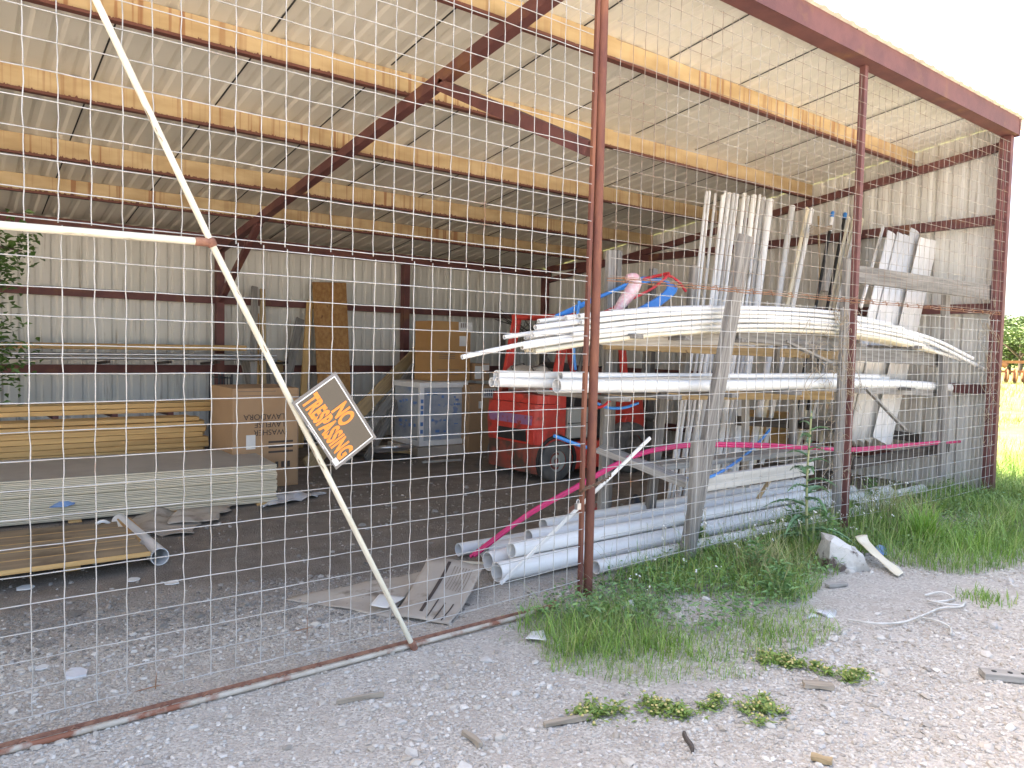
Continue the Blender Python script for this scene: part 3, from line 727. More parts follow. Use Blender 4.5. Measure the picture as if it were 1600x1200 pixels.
# wall rack: thin board and bright pipes
z1 = PY(200, 545, 6.8).z
o = beam('long_batten', (-1.5, 6.95, z1 + .01), (3.2, 6.95, z1 + .03), .09, .07, 'pine'); tag(o, 'long yellow batten lying above the bright pipes near the back wall', 'lumber')
for k, dz in enumerate((-.07, -.115)):
    o = pipe('conduit_pipe', [(-1.6, 6.75 - .04 * k, z1 + dz), (3.55 - .05 * k, 6.75 - .04 * k, z1 + dz + .005)], .019, 'metal_pipe'); tag(o, 'long bright metal pipe on the wall brackets, ' + ('upper one' if k == 0 else 'lower one'), 'pipe', 'bright pipes along the back wall')
wr = thing('wall_bracket', (1.0, 7.3, 1.0), 'small dark brackets on the back wall under the bright pipes', 'bracket')
for px in (165, 260, 335, 440):
    c0 = PY(px, 556, 6.8); b = MB(); b.bar((c0.x, 6.6, z1 - .15), (c0.x, 7.4, z1 - .19), .035, .03); b.build('bracket_arm', 'old_dark_wood', wr)
# pallet of planks
pl = thing('plank_pallet', (.5, 2.2, 0), 'low platform of brown planks with yellow edges behind the gate', 'pallet')
c_fr, c_br, c_fl, c_bl = PZ(235, 862, .13), PZ(178, 815, .13), PZ(0, 893, .13), PZ(0, 828, .13)
dl = (c_fr - c_fl).normalized(); fl = c_fl - dl * .5; bl_ = c_bl - dl * .5
for k in range(5):
    t0, t1 = k / 5, (k + .93) / 5
    a = fl.lerp(bl_, (t0 + t1) / 2); e = c_fr.lerp(c_br, (t0 + t1) / 2) + dl * random.uniform(-.03, .03); wd = (c_br - c_fr).length / 5 * .93
    beam('plank', (a.x, a.y, .118), (e.x, e.y, .118), wd, .03, 'ply_top', pl)
    s_ = fl.lerp(bl_, t0); q_ = c_fr.lerp(c_br, t0)
    beam('plank_edge', (s_.x, s_.y - .004, .119), (q_.x, q_.y - .004, .119), .012, .027, 'pine', pl)
for px, py in ((112, 893), (225, 866)):
    c0 = PZ(px, py, .0); b = MB(); b.box((c0.x - .04, c0.y, 0.001), (c0.x + .05, c0.y + .75, .10)); b.build('block', 'pine', pl, bevel=.004)
# big loose pvc pipe
a, e = PZ(250, 870, .058), PZ(208, 833, .055)
o = pipe('pvc_pipe', [a, a + (e - a) * 1.6], .056, 'pvc_grey', wall=.005, n=24); tag(o, 'short fat white pipe with open end resting by the plank pallet', 'pipe')

# crumpled sheets
def crumple(name, poly, hfun, m, label, cat, n=26, amp=.03, seed=1, thick=.004, z0=.006):
    P = [Vector((p[0], p[1], 0)) for p in poly]   # quad corners a b c d
    b = MB(); vs = []
    for j in range(n):
        for i in range(n):
            u, v = i / (n - 1), j / (n - 1); p = (P[0] * (1 - u) + P[1] * u) * (1 - v) + (P[3] * (1 - u) + P[2] * u) * v
            k = Vector((p.x * 4, p.y * 4, seed)); e = min(u, 1 - u, v, 1 - v)
            p = p + Vector((mnoise.noise(k * 1.3), mnoise.noise(k * 1.3 + Vector((5, 5, 5))), 0)) * amp * (1.5 if e < .04 else .3)
            p.z = z0 + abs(mnoise.noise(k)) * amp + hfun(u, v); vs.append(p)
    b.add(vs, [(j * n + i, j * n + i + 1, (j + 1) * n + i + 1, (j + 1) * n + i) for j in range(n - 1) for i in range(n - 1)], True)
    o = b.build(name, m); sd = o.modifiers.new('thick', 'SOLIDIFY'); sd.thickness = thick
    return tag(o, label, cat) if label else o
q = lambda *pts: [tuple(PZ(*p).xy) for p in pts]
crumple('cardboard_scrap', q((190, 838), (300, 838), (330, 800), (215, 805)), lambda u, v: .05 * math.exp(-((u - .3) / .12) ** 2) * v, 'cardboard_grey', 'torn grey cardboard scrap on the floor by the fat pipe', 'cardboard', amp=.04, seed=2)
crumple('cardboard_scrap', q((255, 825), (330, 818), (375, 790), (290, 795)), lambda u, v: .02, 'cardboard_grey', 'flat grey cardboard scrap at the foot of the board stack', 'cardboard', amp=.05, seed=12)
crumple('white_wrapping', q((400, 800), (500, 778), (505, 772), (420, 778)), lambda u, v: .02 * math.sin(9 * u) ** 2, 'white_plastic', 'crumpled white wrapping on the dirt by the board stack', 'wrapping', amp=.05, seed=5)
o = crumple('blue_rag', q((78, 823), (118, 818), (122, 808), (92, 810)), lambda u, v: .05 * math.sin(math.pi * u) * math.sin(math.pi * v), 'blue_rag', 'small crumpled blue plastic rag on the plank pallet', 'rag', amp=.03, seed=9, z0=.14)
b = MB(); b.tube(spline([PZ(150, 818, .14), PZ(165, 815, .15), PZ(190, 832, .03), PZ(215, 842, .01)], 5), .012, 8); tag(b.build('hose', 'pvc_grey'), 'short grey hose draped over the pallet edge to the floor', 'hose')
# floor litter
for i, (px, py, s_) in enumerate(((118, 1056, .06), (65, 1045, .035), (210, 907, .05), (270, 912, .05), (40, 920, .06))):
    c0 = PZ(px, py, 0); pts_ = [(c0.x + s_ * math.cos(a) * random.uniform(.6, 1.1), c0.y + s_ * math.sin(a) * random.uniform(.6, 1.1), .004) for a in [k * 2 * math.pi / 7 for k in range(7)]]
    b = MB(); b.prism(pts_, (0, 0, .006 + .008 * (i == 0)))
    tag(b.build('paper_scrap', 'white_plastic' if i == 0 else 'paper'), ['largest pale torn scrap on the floor inside the gate', 'small pale scrap left of the largest scrap', 'pale scrap on the dirt in front of the plank pallet', 'thin pale scrap beneath the open pipe end', 'pale scrap in the shade under the pallet'][i], 'scrap')

# ================================================================== BOX, LEANING PLANKS, OSB
bx = thing('washer_carton', (2.86, 4.2, 0), 'large brown washer carton standing upside down beside the board stack', 'carton')
b = MB(); b.box((2.20, 4.2, .005), (2.86, 4.92, 1.0)); b.build('carton_body', 'cardboard', bx, bevel=.006)
b = MB(); b.box((2.25, 4.1965, .965), (2.62, 4.1985, .972)); b.box((2.845, 4.1965, .03), (2.849, 4.1985, .98)); b.box((2.20, 4.197, .925), (2.86, 4.1985, .93)); b.build('fold_line', 'ink_soft', bx)
TM = Matrix.Translation((2.715, 4.197, .64)) @ Matrix.Rotation(math.radians(90), 4, 'X') @ Matrix.Rotation(math.pi, 4, 'Z')
text_mesh('WASHER\nLAVEUSE\nLAVADORA', TM, .078, 'ink', bx, 'printing', align='LEFT', space=1.0)
b = MB()
for k, z in enumerate((.36, .41, .46)): b.box((2.55, 4.1965, z - .010), (2.80, 4.1985, z + .010))
for k in range(5): b.box((2.50 + .06 * k, 4.1965, .20 + .0 * k), (2.53 + .06 * k, 4.1985, .26))
b.build('printed_bars', 'ink', bx)
b = MB(); b.box((2.33, 4.195, .40), (2.42, 4.1985, .54)); b.build('label', 'paper', bx)
o = MB(); o.box((2.94, 4.95, .0), (3.12, 5.45, .62)); tag(o.build('low_carton', 'cardboard', bevel=.01), 'low plain brown carton behind the washer carton', 'carton')
def lean(name, p, q, w, t, m, label, cat, group=None):
    o = beam(name, p, q, w, t, m, up=(0, -1, 0)); return tag(o, label, cat, group)
YW = 7.36
LP = [((395, 640), (398, 448), .09, 'weathered', 'tall thin grey plank nearest the diagonal pipe on the back wall'), ((412, 640), (410, 452), .07, 'tan_wood', 'thin tan plank beside the tall grey plank on the back wall'), ((402, 640), (401, 490), .06, 'pine', 'short yellow plank in front of the tall thin planks on the back wall'),
      ((402, 640), (382, 562), .12, 'weathered_light', 'short pale plank leaning left behind the washer carton'), ((420, 640), (414, 562), .10, 'weathered', 'grey plank between the short planks behind the washer carton'), ((430, 640), (420, 566), .05, 'weathered_light', 'narrow pale stick behind the washer carton'), ((440, 640), (437, 564), .08, 'tan_wood', 'short tan plank right of the narrow stick behind the carton'),
      ((437, 650), (469, 498), .12, 'weathered', 'grey brown plank tilted right beside the flake board panel'), ((471, 660), (484, 470), .09, 'pine', 'yellow plank close against the left edge of the flake board panel')]
for k, (a, e, w_, m_, lb) in enumerate(LP):
    y1 = 7.30; y0 = 6.55 + .03 * k
    p = PY(*a, y0); e3 = PY(*e, y1); dd = (p - e3); p0 = e3 + dd * (e3.z / max(.05, e3.z - p.z)); p0.z = .02
    lean('leaning_plank', p0, e3, w_, .035, m_, lb, 'plank')
# flake board panel leaning on the back wall
T0, T1 = PY(488, 441, 7.33), PY(541, 442, 7.33); B0, B1 = PY(499, 640, 6.75), PY(549, 640, 6.75)
k0 = T0.z / (T0.z - B0.z); b0 = T0 + (B0 - T0) * k0; b1 = T1 + (B1 - T1) * k0; b0.z = b1.z = .01
b = MB(); n_ = Vector((0, .018, .006)); b.hexa([b0, b1, b1 + n_, b0 + n_, T0, T1, T1 + n_, T0 + n_]); tag(b.build('flake_board', 'osb', origin=b0), 'tall narrow orange flake board panel leaning on the back wall', 'board')
# planks leaning to the right of the sign
RP = [((538, 668), (664, 538), 5.6, 6.9, .19, 'tan_wood', 'broad tan plank sloping up right behind the sign'), ((560, 690), (668, 545), 5.5, 6.8, .12, 'weathered_light', 'pale grey plank just under the broad tan sloping plank'), ((585, 695), (676, 530), 5.45, 6.95, .10, 'weathered', 'narrow grey plank lowest of the sloping planks by the appliance')]
for k, (a, e, ya, yb, w_, m_, lb) in enumerate(RP):
    p, e3 = PY(*a, ya), PY(*e, yb); dd = p - e3; p0 = e3 + dd * (e3.z / (e3.z - p.z)) * .985; lean('sloping_plank', p0, e3, w_, .04, m_, lb, 'plank')
# wire shelf rack
ws = thing('wire_shelf', (2.2, 6.4, 0), 'black wire shelf rack standing behind the pine boards', 'shelf'); b = MB()
xa, xb = PY(342, 640, 6.3).x, PY(362, 640, 6.3).x
for x in np.linspace(xa, xb, 5): b.tube([(x, 6.3, .05), (x - .02 * (x - xa) / (xb - xa), 6.3, 1.02)], .006, 5)
for z in np.linspace(.1, 1.0, 8): b.tube([(xa, 6.295, z), (xb, 6.295, z)], .005, 5)
for x in (xa, xb): b.tube([(x, 6.3, 0), (x, 6.3, 1.06)], .012, 6); b.tube([(x, 6.7, 0), (x, 6.7, 1.06)], .012, 6)
for z in (.3, .7, 1.0):
    for y in np.linspace(6.3, 6.7, 6): b.tube([(xa, y, z), (xb, y, z)], .004, 4)
b.build('wire_frame', 'rack_wire', ws)

# ================================================================== APPLIANCE, CARTONS
ap = thing('wrapped_appliance', (4.92, 5.3, 0), 'film wrapped white appliance with blue print on a low base beside the forklift', 'appliance')
ax0, ax1, ay0, ay1, az0, az1 = 4.92, 5.68, 5.3, 6.05, .13, .96
b = MB(); b.box((ax0 + .02, ay0 + .03, az0 + .03), (ax1 - .02, ay1 - .02, az1 - .02)); b.build('film', 'shrink_film', ap, bevel=.02)
b = MB()
for (x0, z0_, x1, z1_) in ((ax0, az1 - .06, ax1, az1), (ax0, az0, ax1, az0 + .07), (ax0, az0 + .07, ax0 + .07, az1 - .06), (ax1 - .03, az0 + .07, ax1, az1 - .06)): b.box((x0, ay0, z0_), (x1, ay0 + .05, z1_))
for (z0_, z1_) in ((az1 - .06, az1), (az0, az0 + .07)): b.box((ax0, ay0 + .05, z0_), (ax0 + .05, ay1, z1_)); b.box((ax0, ay1 - .05, z0_), (ax1, ay1, z1_))
b.box((ax0, ay0, az1), (ax1, ay1, az1 + .012)); b.build('foam_frame', 'foam_white', ap, bevel=.008)
b = MB()
rs = random.Random(4)
for k in range(15):
    x = rs.uniform(ax0 + .1, ax1 - .1); z = rs.choice([.80, .76, .72, .45, .40, .30, .66]); w_ = rs.uniform(.02, .07); b.box((x, ay0 + .026, z), (x + w_, ay0 + .029, z + rs.uniform(.012, .04)))
for k in range(12):
    z = rs.choice([.78, .70, .40, .34]) + rs.uniform(-.03, .03); y = rs.uniform(ay0 + .1, ay0 + .55); b.box((ax0 + .015, y, z), (ax0 + .019, y + rs.uniform(.03, .08), z + rs.uniform(.02, .05)))
for z in (.30, .40, .55, .62, .70): b.box((ax0 + .015, ay0 - .003, z), (ax0 + .055, ay0 - .0005, z + .05))
b.build('blue_print', 'film_blue', ap)['kind'] = 'stuff'
b = MB(); b.box((4.88, 5.26, .0), (5.9, 6.1, .12)); tag(b.build('base_crate', 'cardboard_grey', bevel=.01), 'low grey base under the wrapped appliance', 'crate')
tb = thing('tall_carton', (5.5, 5.6, .975), 'tall orange brown carton standing on top of the wrapped appliance', 'carton')
c0, c1 = PY(675, 500, 5.55).x, PY(736, 500, 5.55).x; zt_ = PY(700, 502, 5.55).z
b = MB(); b.box((c0, 5.55, .975), (c1, 6.0, zt_)); b.build('carton_body', 'cardboard_orange', tb, bevel=.006)
def onface(px, py, qx, qy, y, b): 
    a, e = PY(px, py, y), PY(qx, qy, y); b.box((a.x, y - .003, e.z), (e.x, y - .0005, a.z))
b = MB(); onface(717, 503, 738, 518, 5.55, b); onface(718, 525, 728, 541, 5.55, b); b.build('label', 'paper', tb)
b = MB()
for k in range(3): onface(686, 553 + 3 * k, 711, 554.4 + 3 * k, 5.55, b)
for k in range(3): onface(683, 577 + 4 * k, 716, 577.8 + 4 * k, 5.55, b)
for k in range(4): onface(720 + 3 * k, 505, 721.4 + 3 * k, 512, 5.548, b)
b.build('printing', 'ink_soft', tb)
sb = thing('small_carton', (5.98, 5.5, .975), 'small brown carton with white labels beside the tall carton', 'carton'); x0, x1 = PY(742, 580, 5.5).x, PY(765, 580, 5.5).x
b = MB(); b.box((x0, 5.5, .975), (x1, 5.85, PY(750, 568, 5.5).z)); b.build('carton_body', 'cardboard', sb, bevel=.005)
b = MB(); onface(742, 572, 752, 592, 5.5, b); onface(754, 570, 764, 579, 5.5, b); b.build('label', 'paper', sb)
mb_ = thing('brown_carton', (5.75, 5.1, 0), 'brown carton with a white shipping label standing between appliance and forklift', 'carton')
x0, x1 = PY(733, 640, 5.15).x, PY(776, 640, 5.15).x; zt2 = PY(750, 602, 5.15).z
b = MB(); b.box((x0, 5.15, .02), (x1, 5.75, zt2)); b.build('carton_body', 'cardboard', mb_, bevel=.006)
b = MB(); onface(755, 607, 774, 621, 5.15, b); onface(748, 627, 754, 638, 5.15, b); b.build('label', 'paper', mb_)
b = MB()
for k in range(5): onface(757 + 3.3 * k, 609, 758.6 + 3.3 * k, 619, 5.148, b)
b.build('printing', 'label_print', mb_)
# floor lumber near the sign
for k, (a, e, m_, lb) in enumerate((((590, 702), (660, 706), 'tan_wood', 'short tan board on the floor in front of the appliance'), ((540, 706), (640, 715), 'old_dark_wood', 'dark board on the floor left of the appliance base'), ((660, 722), (720, 718), 'weathered_light', 'pale stick on the dirt in front of the appliance base'))):
    p, e3 = PZ(*a, .05), PZ(*e, .05); o = beam('floor_board', p, e3, .12 if k < 2 else .05, .05 if k < 2 else .025, m_); tag(o, lb, 'board')
c0 = PY(612, 700, 5.1); b = MB(); b.tube([(c0.x - .2, 5.1, .18), (c0.x - .19, 4.98, .20), (c0.x + .2, 4.95, .20), (c0.x + .21, 5.1, .18)], .03, 8); b.bar((c0.x - .22, 5.12, .16), (c0.x + .22, 5.12, .16), .1, .06); tag(b.build('metal_bracket', 'metal_pipe'), 'dull metal bracket lying on the floor boards near the sign', 'bracket')

# ================================================================== FORKLIFT
fk = thing('forklift', (5.05, 3.5, 0), 'old red forklift with worn paint parked behind the pipe rack', 'forklift')
X0, YA, YBk = 5.05, 3.0, 4.0
def prof(poly, y0, y1, name, m, bev=.02):
    b = MB(); b.prism([(x, y0, z) for x, z in poly], (0, y1 - y0, 0)); return b.build(name, m, fk, origin=(X0, y0, 0), bevel=bev)
# counterweight: rounded rear, lower skirt tucked in
def rounded(x0, x1, y0, y1, z0, z1, rad, taper=0, bulge=0):
    b = MB(); n = 5; ring = []
    for cx, cy, a0 in ((x0 + rad, y0 + rad, 180), (x1 - .02, y0 + .02, 270), (x1 - .02, y1 - .02, 0), (x0 + rad, y1 - rad, 90)):
        rr = rad if cx < x0 + rad + .01 else .02
        for k in range(n): a = math.radians(a0 + 90 * k / (n - 1)); ring.append((cx + rr * math.cos(a), cy + rr * math.sin(a)))
    lv = [(z0, -taper), (z0 + (z1 - z0) * .5, bulge), (z1, 0)]; N = len(ring); cx, cy = (x0 + x1) / 2, (y0 + y1) / 2
    vs = []
    for z, e in lv:
        for x, y in ring: vs.append((x + (-e if x < cx else 0), y, z))
    b.add(vs, [(j * N + i, j * N + (i + 1) % N, (j + 1) * N + (i + 1) % N, (j + 1) * N + i) for j in range(2) for i in range(N)], False)
    b.add(vs[:N], [tuple(reversed(range(N)))]); b.add(vs[2 * N:], [tuple(range(N))]); return b
rounded(X0, X0 + .30, YA, YBk, .09, .40, .12, taper=.0).build('lower_skirt', 'lift_low', fk, origin=(X0, YA, 0), bevel=.012)
rounded(X0 - .01, X0 + .32, YA + .0, YBk, .405, .845, .12, taper=.0, bulge=.02).build('counterweight', 'lift_red', fk, origin=(X0, YA, 0), bevel=.02)
rounded(X0 + .03, X0 + .36, YA + .02, YBk - .02, .85, .94, .12).build('counterweight_cap', 'lift_red', fk, origin=(X0, YA, 0), bevel=.02)
b = MB(); b.box((X0 - .026, YA + .20, .43), (X0 + .05, YA + .72, .56)); b.build('radiator_opening', 'lift_black', fk)
b = MB(); b.box((X0 - .037, YA + .10, .62), (X0 + .03, YBk - .12, .72)); b.build('faded_stripe', 'lift_purple', fk)
b = MB(); b.box((X0 - .034, YA + .05, .41), (X0 + .03, YA + .18, .57)); b.build('side_panel', 'lift_red', fk, bevel=.006)
prof([(X0 + .30, .10), (X0 + 1.75, .10), (X0 + 1.75, .34), (X0 + 1.30, .40), (X0 + .30, .42)], YA + .03, YBk - .03, 'chassis', 'lift_red')
prof([(X0 + .33, .42), (X0 + 1.20, .42), (X0 + 1.20, .74), (X0 + .38, .80)], YA + .14, YBk - .14, 'engine_hood', 'lift_black')
prof([(X0 + .24, .40), (X0 + .38, .40), (X0 + .38, .95), (X0 + .28, .98)], YA - .002, YA + .16, 'corner_panel', 'lift_red', .012)
b = MB(); b.box((X0 + .40, YA - .004, .46), (X0 + .74, YA + .13, .80)); b.build('battery_cover', 'lift_grey', fk, bevel=.01)
b = MB(); b.box((X0 + .405, YA - .010, .625), (X0 + .735, YA + .0, .635)); b.build('cover_seam', 'lift_black', fk)
prof([(X0 + 1.30, .40), (X0 + 1.75, .34), (X0 + 1.66, .98), (X0 + 1.52, 1.0)], YA + .06, YBk - .06, 'dashboard', 'lift_red', .015)
# wheels
def wheel(x, y0, z, r, w_, tread):
    b = MB(); b.lathe([(r * .52, 0), (r * .90, 0), (r, w_ * .14), (r, w_ * .86), (r * .9, w_), (r * .52, w_)], (x, y0, z), (0, 1, 0), 28)
    t = b.build('wheel', 'tyre', fk, origin=(x, y0, z))
    b = MB(); b.lathe([(.001, w_ * .28), (r * .14, w_ * .28), (r * .16, w_ * .12), (r * .30, w_ * .14), (r * .34, w_ * .26), (r * .50, w_ * .10), (r * .53, w_ * .1), (r * .53, w_ * .9), (.001, w_ * .9)], (x, y0, z), (0, 1, 0), 24)
    b.build('rim', 'lift_grey' if tread else 'dusty_grey', t, origin=(x, y0, z))
wheel(X0 + .25, YA - .03, .225, .225, .17, 1); wheel(X0 + .25, YBk - .16, .225, .225, .17, 1)
wheel(X0 + 1.42, YA - .05, .30, .30, .22, 0); wheel(X0 + 1.42, YBk - .16, .30, .30, .22, 0)
b = MB()
for yy in (YA - .004,):
    pts_ = [(X0 + .25 + .27 * math.cos(a), yy, .225 + .27 * math.sin(a)) for a in np.linspace(-.5, math.pi + .5, 14)]
    b.tube(pts_, .022, 6)
b.build('wheel_arch', 'lift_black', fk)
# overhead guard
for y in (YA + .04, YBk - .05):
    b = MB(); b.bar((X0 + .22, y, .93), (X0 + .40, y, 1.80), .06, .10, (1, 0, 0)); b.build('guard_pillar', 'lift_red', fk, bevel=.008)
    b = MB(); b.bar((X0 + 1.34, y, .95), (X0 + 1.22, y, 1.80), .05, .09, (1, 0, 0)); b.build('guard_pillar', 'lift_red', fk, bevel=.008)
b = MB()
for y in (YA + .04, YBk - .05): b.bar((X0 + .34, y, 1.82), (X0 + 1.28, y, 1.82), .06, .06)
for x in np.linspace(X0 + .38, X0 + 1.25, 6): b.bar((x, YA + .07, 1.82), (x, YBk - .08, 1.82), .035, .04)
b.build('guard_roof', 'lift_red', fk, bevel=.005)
b = MB(); b.tube([(X0 + .33, YA + .04, 1.22), (X0 + .33, YBk - .05, 1.22)], .012, 8); b.build('guard_crossbar', 'dusty_grey', fk)
# gas bottle, seat, wheel, levers
b = MB(); b.lathe([(.001, 0), (.10, 0), (.15, .05), (.155, .10), (.155, .52), (.15, .57), (.09, .62), (.001, .63)], (X0 + .26, YA + .22, 1.10), (0, 1, 0), 24); b.build('gas_bottle', 'tank', fk)
b = MB(); b.tube([(X0 + .2, YA + .28, 1.10), (X0 + .12, YA + .30, 1.24), (X0 + .3, YA + .30, 1.27), (X0 + .40, YA + .28, 1.10)], .012, 6); b.tube([(X0 + .2, YA + .66, 1.10), (X0 + .12, YA + .68, 1.24), (X0 + .3, YA + .68, 1.27), (X0 + .40, YA + .66, 1.10)], .012, 6); b.build('bottle_strap', 'dusty_grey', fk)
prof([(X0 + .62, .76), (X0 + 1.06, .76), (X0 + 1.06, .90), (X0 + .78, .88), (X0 + .66, 1.30), (X0 + .54, 1.28)], YA + .28, YBk - .28, 'seat', 'lift_black', .03)
b = MB(); ring = [(X0 + 1.33 + .06 * math.sin(a), 3.5 + .17 * math.cos(a), 1.14 + .10 * math.sin(a)) for a in np.linspace(0, 2 * math.pi, 22)]; b.tube(ring, .014, 6, cap=False); b.tube([(X0 + 1.33, 3.5, 1.14), (X0 + 1.55, 3.5, .95)], .02, 8); b.tube([ring[0], ring[11]], .01, 6); b.build('steering_wheel', 'lift_black', fk)
b = MB(); b.tube([(X0 + .55, YA + .10, .8), (X0 + .75, YA + .12, 1.55)], .02, 6); b.tube([(X0 + .95, YA + .10, 1.75), (X0 + 1.3, YA + .12, .98)], .03, 6); b.tube([(X0 + .5, YBk - .2, 1.6), (X0 + 1.15, YBk - .18, .9)], .03, 6); b.build('hoses', 'dusty_grey', fk)
for y in (YA + .22, YBk - .28):
    b = MB(); b.bar((X0 + 1.95, y, .06), (X0 + 1.95, y, 2.05), .07, .12, (1, 0, 0)); b.build('mast_rail', 'dusty_grey', fk)
    b = MB(); b.tube([(X0 + 1.45, y - .08, .78), (X0 + 1.92, y - .08, .62)], .05, 10); b.build('tilt_cylinder', 'dusty_grey', fk)
    b = MB(); b.bar((X0 + 2.0, y, .09), (X0 + 2.95, y, .06), .11, .035); b.build('fork', 'dusty_grey', fk)
b = MB(); 
for z in (.35, .75, 1.9): b.bar((X0 + 2.0, YA + .2, z), (X0 + 2.0, YBk - .26, z), .05, .09)
b.build('carriage', 'dusty_grey', fk)

b = MB(); c0 = PY(832, 500, 7.0)
for k in range(26):
    a = random.uniform(-1.3, 1.3); l_ = random.uniform(.2, .55); b.tube([(c0.x + random.uniform(-.25, .25), 7.1, 1.70), (c0.x + a * .35, 7.05, 1.78 + l_ * .3), (c0.x + a * .62, 7.05, 1.80 + l_ * .7 * random.uniform(.3, 1))], .007, 4)
b.box((c0.x - .5, 6.95, 1.64), (c0.x + .45, 7.25, 1.70)); b.box((c0.x - .5, 7.18, 0), (c0.x - .44, 7.25, 1.64)); b.box((c0.x + .38, 7.18, 0), (c0.x + .44, 7.25, 1.64))
tag(b.build('twig_bundle', 'dusty_grey'), 'dark bundle of dry twigs on a stand by the back wall behind the forklift', 'twigs')

# ================================================================== PIPE RACK
rk = thing('pipe_rack', (4.1, 1.0, 0), 'home made rack of weathered grey timber holding white pipes behind the fence', 'rack')
def post(a, e, y0, y1, w_, t, m): p = PY(*a, y0); p.z = max(p.z, 0); beam('post', p, PY(*e, y1), w_, t, m, rk, up=(0, -1, 0), wear=.006)
post((1306, 815), (1325, 405), .22, .22, .10, .045, 'weathered')
post((1470, 745), (1478, 445), .30, .30, .11, .05, 'weathered')
post((941, 815), (955, 392), 1.05, 1.05, .085, .04, 'weathered'); post((948, 815), (966, 392), 1.09, 1.09, .05, .05, 'weathered')
post((1013, 822), (1037, 598), .95, .95, .085, .05, 'weathered')
post((1008, 590), (1021, 420), 1.05, 1.05, .055, .05, 'weathered'); post((1069, 590), (1085, 415), 1.05, 1.05, .07, .05, 'weathered')
post((1164, 785), (1165, 612), 1.0, 1.0, .06, .05, 'weathered_light'); post((1236, 785), (1241, 600), 1.0, 1.0, .075, .05, 'weathered')
post((1211, 600), (1214, 535), .95, .95, .05, .05, 'weathered'); post((1268, 598), (1272, 530), .95, .95, .08, .05, 'weathered'); post((1288, 455), (1294, 420), 1.0, 1.0, .07, .05, 'weathered')
def rail(a, e, y, w_, h_, m, y2=None, wear=.004): return beam('rail', PY(*a, y), PY(*e, y if y2 is None else y2), w_, h_, m, rk, wear=wear)
rail((945, 537), (1318, 556), .98, .04, .085, 'tan_wood')
rail((935, 528), (1318, 532), .42, .04, .09, 'weathered_light')
rail((1150, 522), (1318, 540), .36, .04, .10, 'weathered')
rail((1330, 552), (1470, 562), .38, .045, .13, 'weathered'); rail((1400, 560), (1540, 578), .52, .04, .07, 'weathered')
rail((1335, 428), (1553, 458), .30, .045, .15, 'weathered', y2=.07)
rail((930, 600), (1112, 596), .42, .05, .085, 'weathered_light'); rail((1100, 596), (1318, 606), .42, .05, .075, 'weathered')
rail((948, 616), (1300, 618), .98, .04, .085, 'tan_wood'); rail((1328, 606), (1486, 612), .40, .045, .10, 'weathered'); 
for px in (950, 1030, 1120, 1220, 1310, 1400):
    p = PY(px, 600, .42); beam('shelf_slat', (p.x, .25, 1.135), (p.x, 1.1, 1.135), .09, .03, 'weathered', rk); beam('shelf_slat', (p.x + .1, .25, 1.545), (p.x + .1, 1.1, 1.545), .09, .03, 'weathered', rk)
# low shelf planks
p, e = PY(936, 700, .75), PY(1058, 748, .30); beam('shelf_plank', p, e + (e - p) * .12, .22, .045, 'weathered_light', rk, wear=.004)
p, e = PY(1020, 728, .75), PY(1290, 700, .75); beam('shelf_plank', p, e, .20, .045, 'weathered_light', rk, wear=.004)
p, e = PY(1098, 756, .32), PY(1268, 731, .32); beam('shelf_plank', p, e, .045, .11, 'pale_board', rk)
rail((1152, 657), (1262, 664), 1.15, .05, .09, 'old_dark_wood'); rail((1255, 660), (1490, 692), 1.0, .05, .10, 'old_dark_wood', y2=.7); rail((1330, 725), (1480, 700), .45, .05, .10, 'old_dark_wood')
# two leaning planks in front of the rack
pa, pe = PY(1072, 868, .22), PY(1166, 368, .14); pa.z = 0
tag(beam('leaning_post', pa, pe, .125, .05, 'weathered', up=(0, -1, 0), wear=.012), 'tall weathered grey plank leaning right in front of the pipe rack', 'plank')
pa, pe = PY(1088, 868, .13), PY(1098, 690, .08); pa.z = 0
tag(beam('leaning_stub', PY(1078, 872, .10), PY(1089, 688, .05), .085, .04, 'weathered', up=(0, -1, 0), wear=.012), 'short broken grey plank standing against the foot of the tall leaning plank', 'plank')

# white pipes: upper bundle
ends = [(840.6, 494.8), (787.5, 510), (835.6, 503.8), (822, 515.6), (832, 512), (815, 525.6), (822, 528), (829, 522), (837, 525), (830, 530), (836, 534), (835, 539), (872, 500), (883, 496), (877, 507), (874, 510), (873, 516), (880, 515.6), (865, 529), (891, 499), (899, 501), (892, 510), (900, 512), (893, 517), (899, 517), (907, 507), (908, 516), (897, 527.5), (904, 497.5), (1000, 485), (960, 492), (1020, 478), (906, 524), (886, 522), (870, 522), (910, 499)]
rs = random.Random(12)
def droop(x): return -.0245 * (x - 5.7) ** 2
def ztop(px, py, y): return PY(px, py, y).z
order = sorted(ends, key=lambda e: -e[1])
for i, (px, py) in enumerate(order):
    row, col = i // 6, i % 6
    y = .30 + .042 * col + (.02 if row % 2 else 0); z0 = 1.645 + .034 * row
    xs_ = PY(px, py, y).x; xe = rs.uniform(7.6, 8.45) if i % 5 else rs.uniform(8.4, 8.72)
    if row > 3: xe = rs.uniform(6.3, 7.4)
    path = [(x, y + .006 * math.sin(x * 1.7 + i), z0 + droop(x) + .004 * math.sin(x * 2.1 + i * 1.3)) for x in np.linspace(xs_, xe, 12)]
    m_ = 'pvc_cream' if (row < 1 and col < 5) else 'pvc'
    special = {order.index((787.5, 510)): 'long white pipe sticking out furthest left of the upper rack bundle', order.index((1020, 478)): 'white pipe starting furthest right on top of the upper rack bundle'}
    tag(pipe('pvc_pipe', path, .0168 if i % 4 else .014, m_), special.get(i, 'thin white pipe inside the sagging bundle on the upper rack shelf'), 'pipe', 'white pipes bundled on the upper shelf')
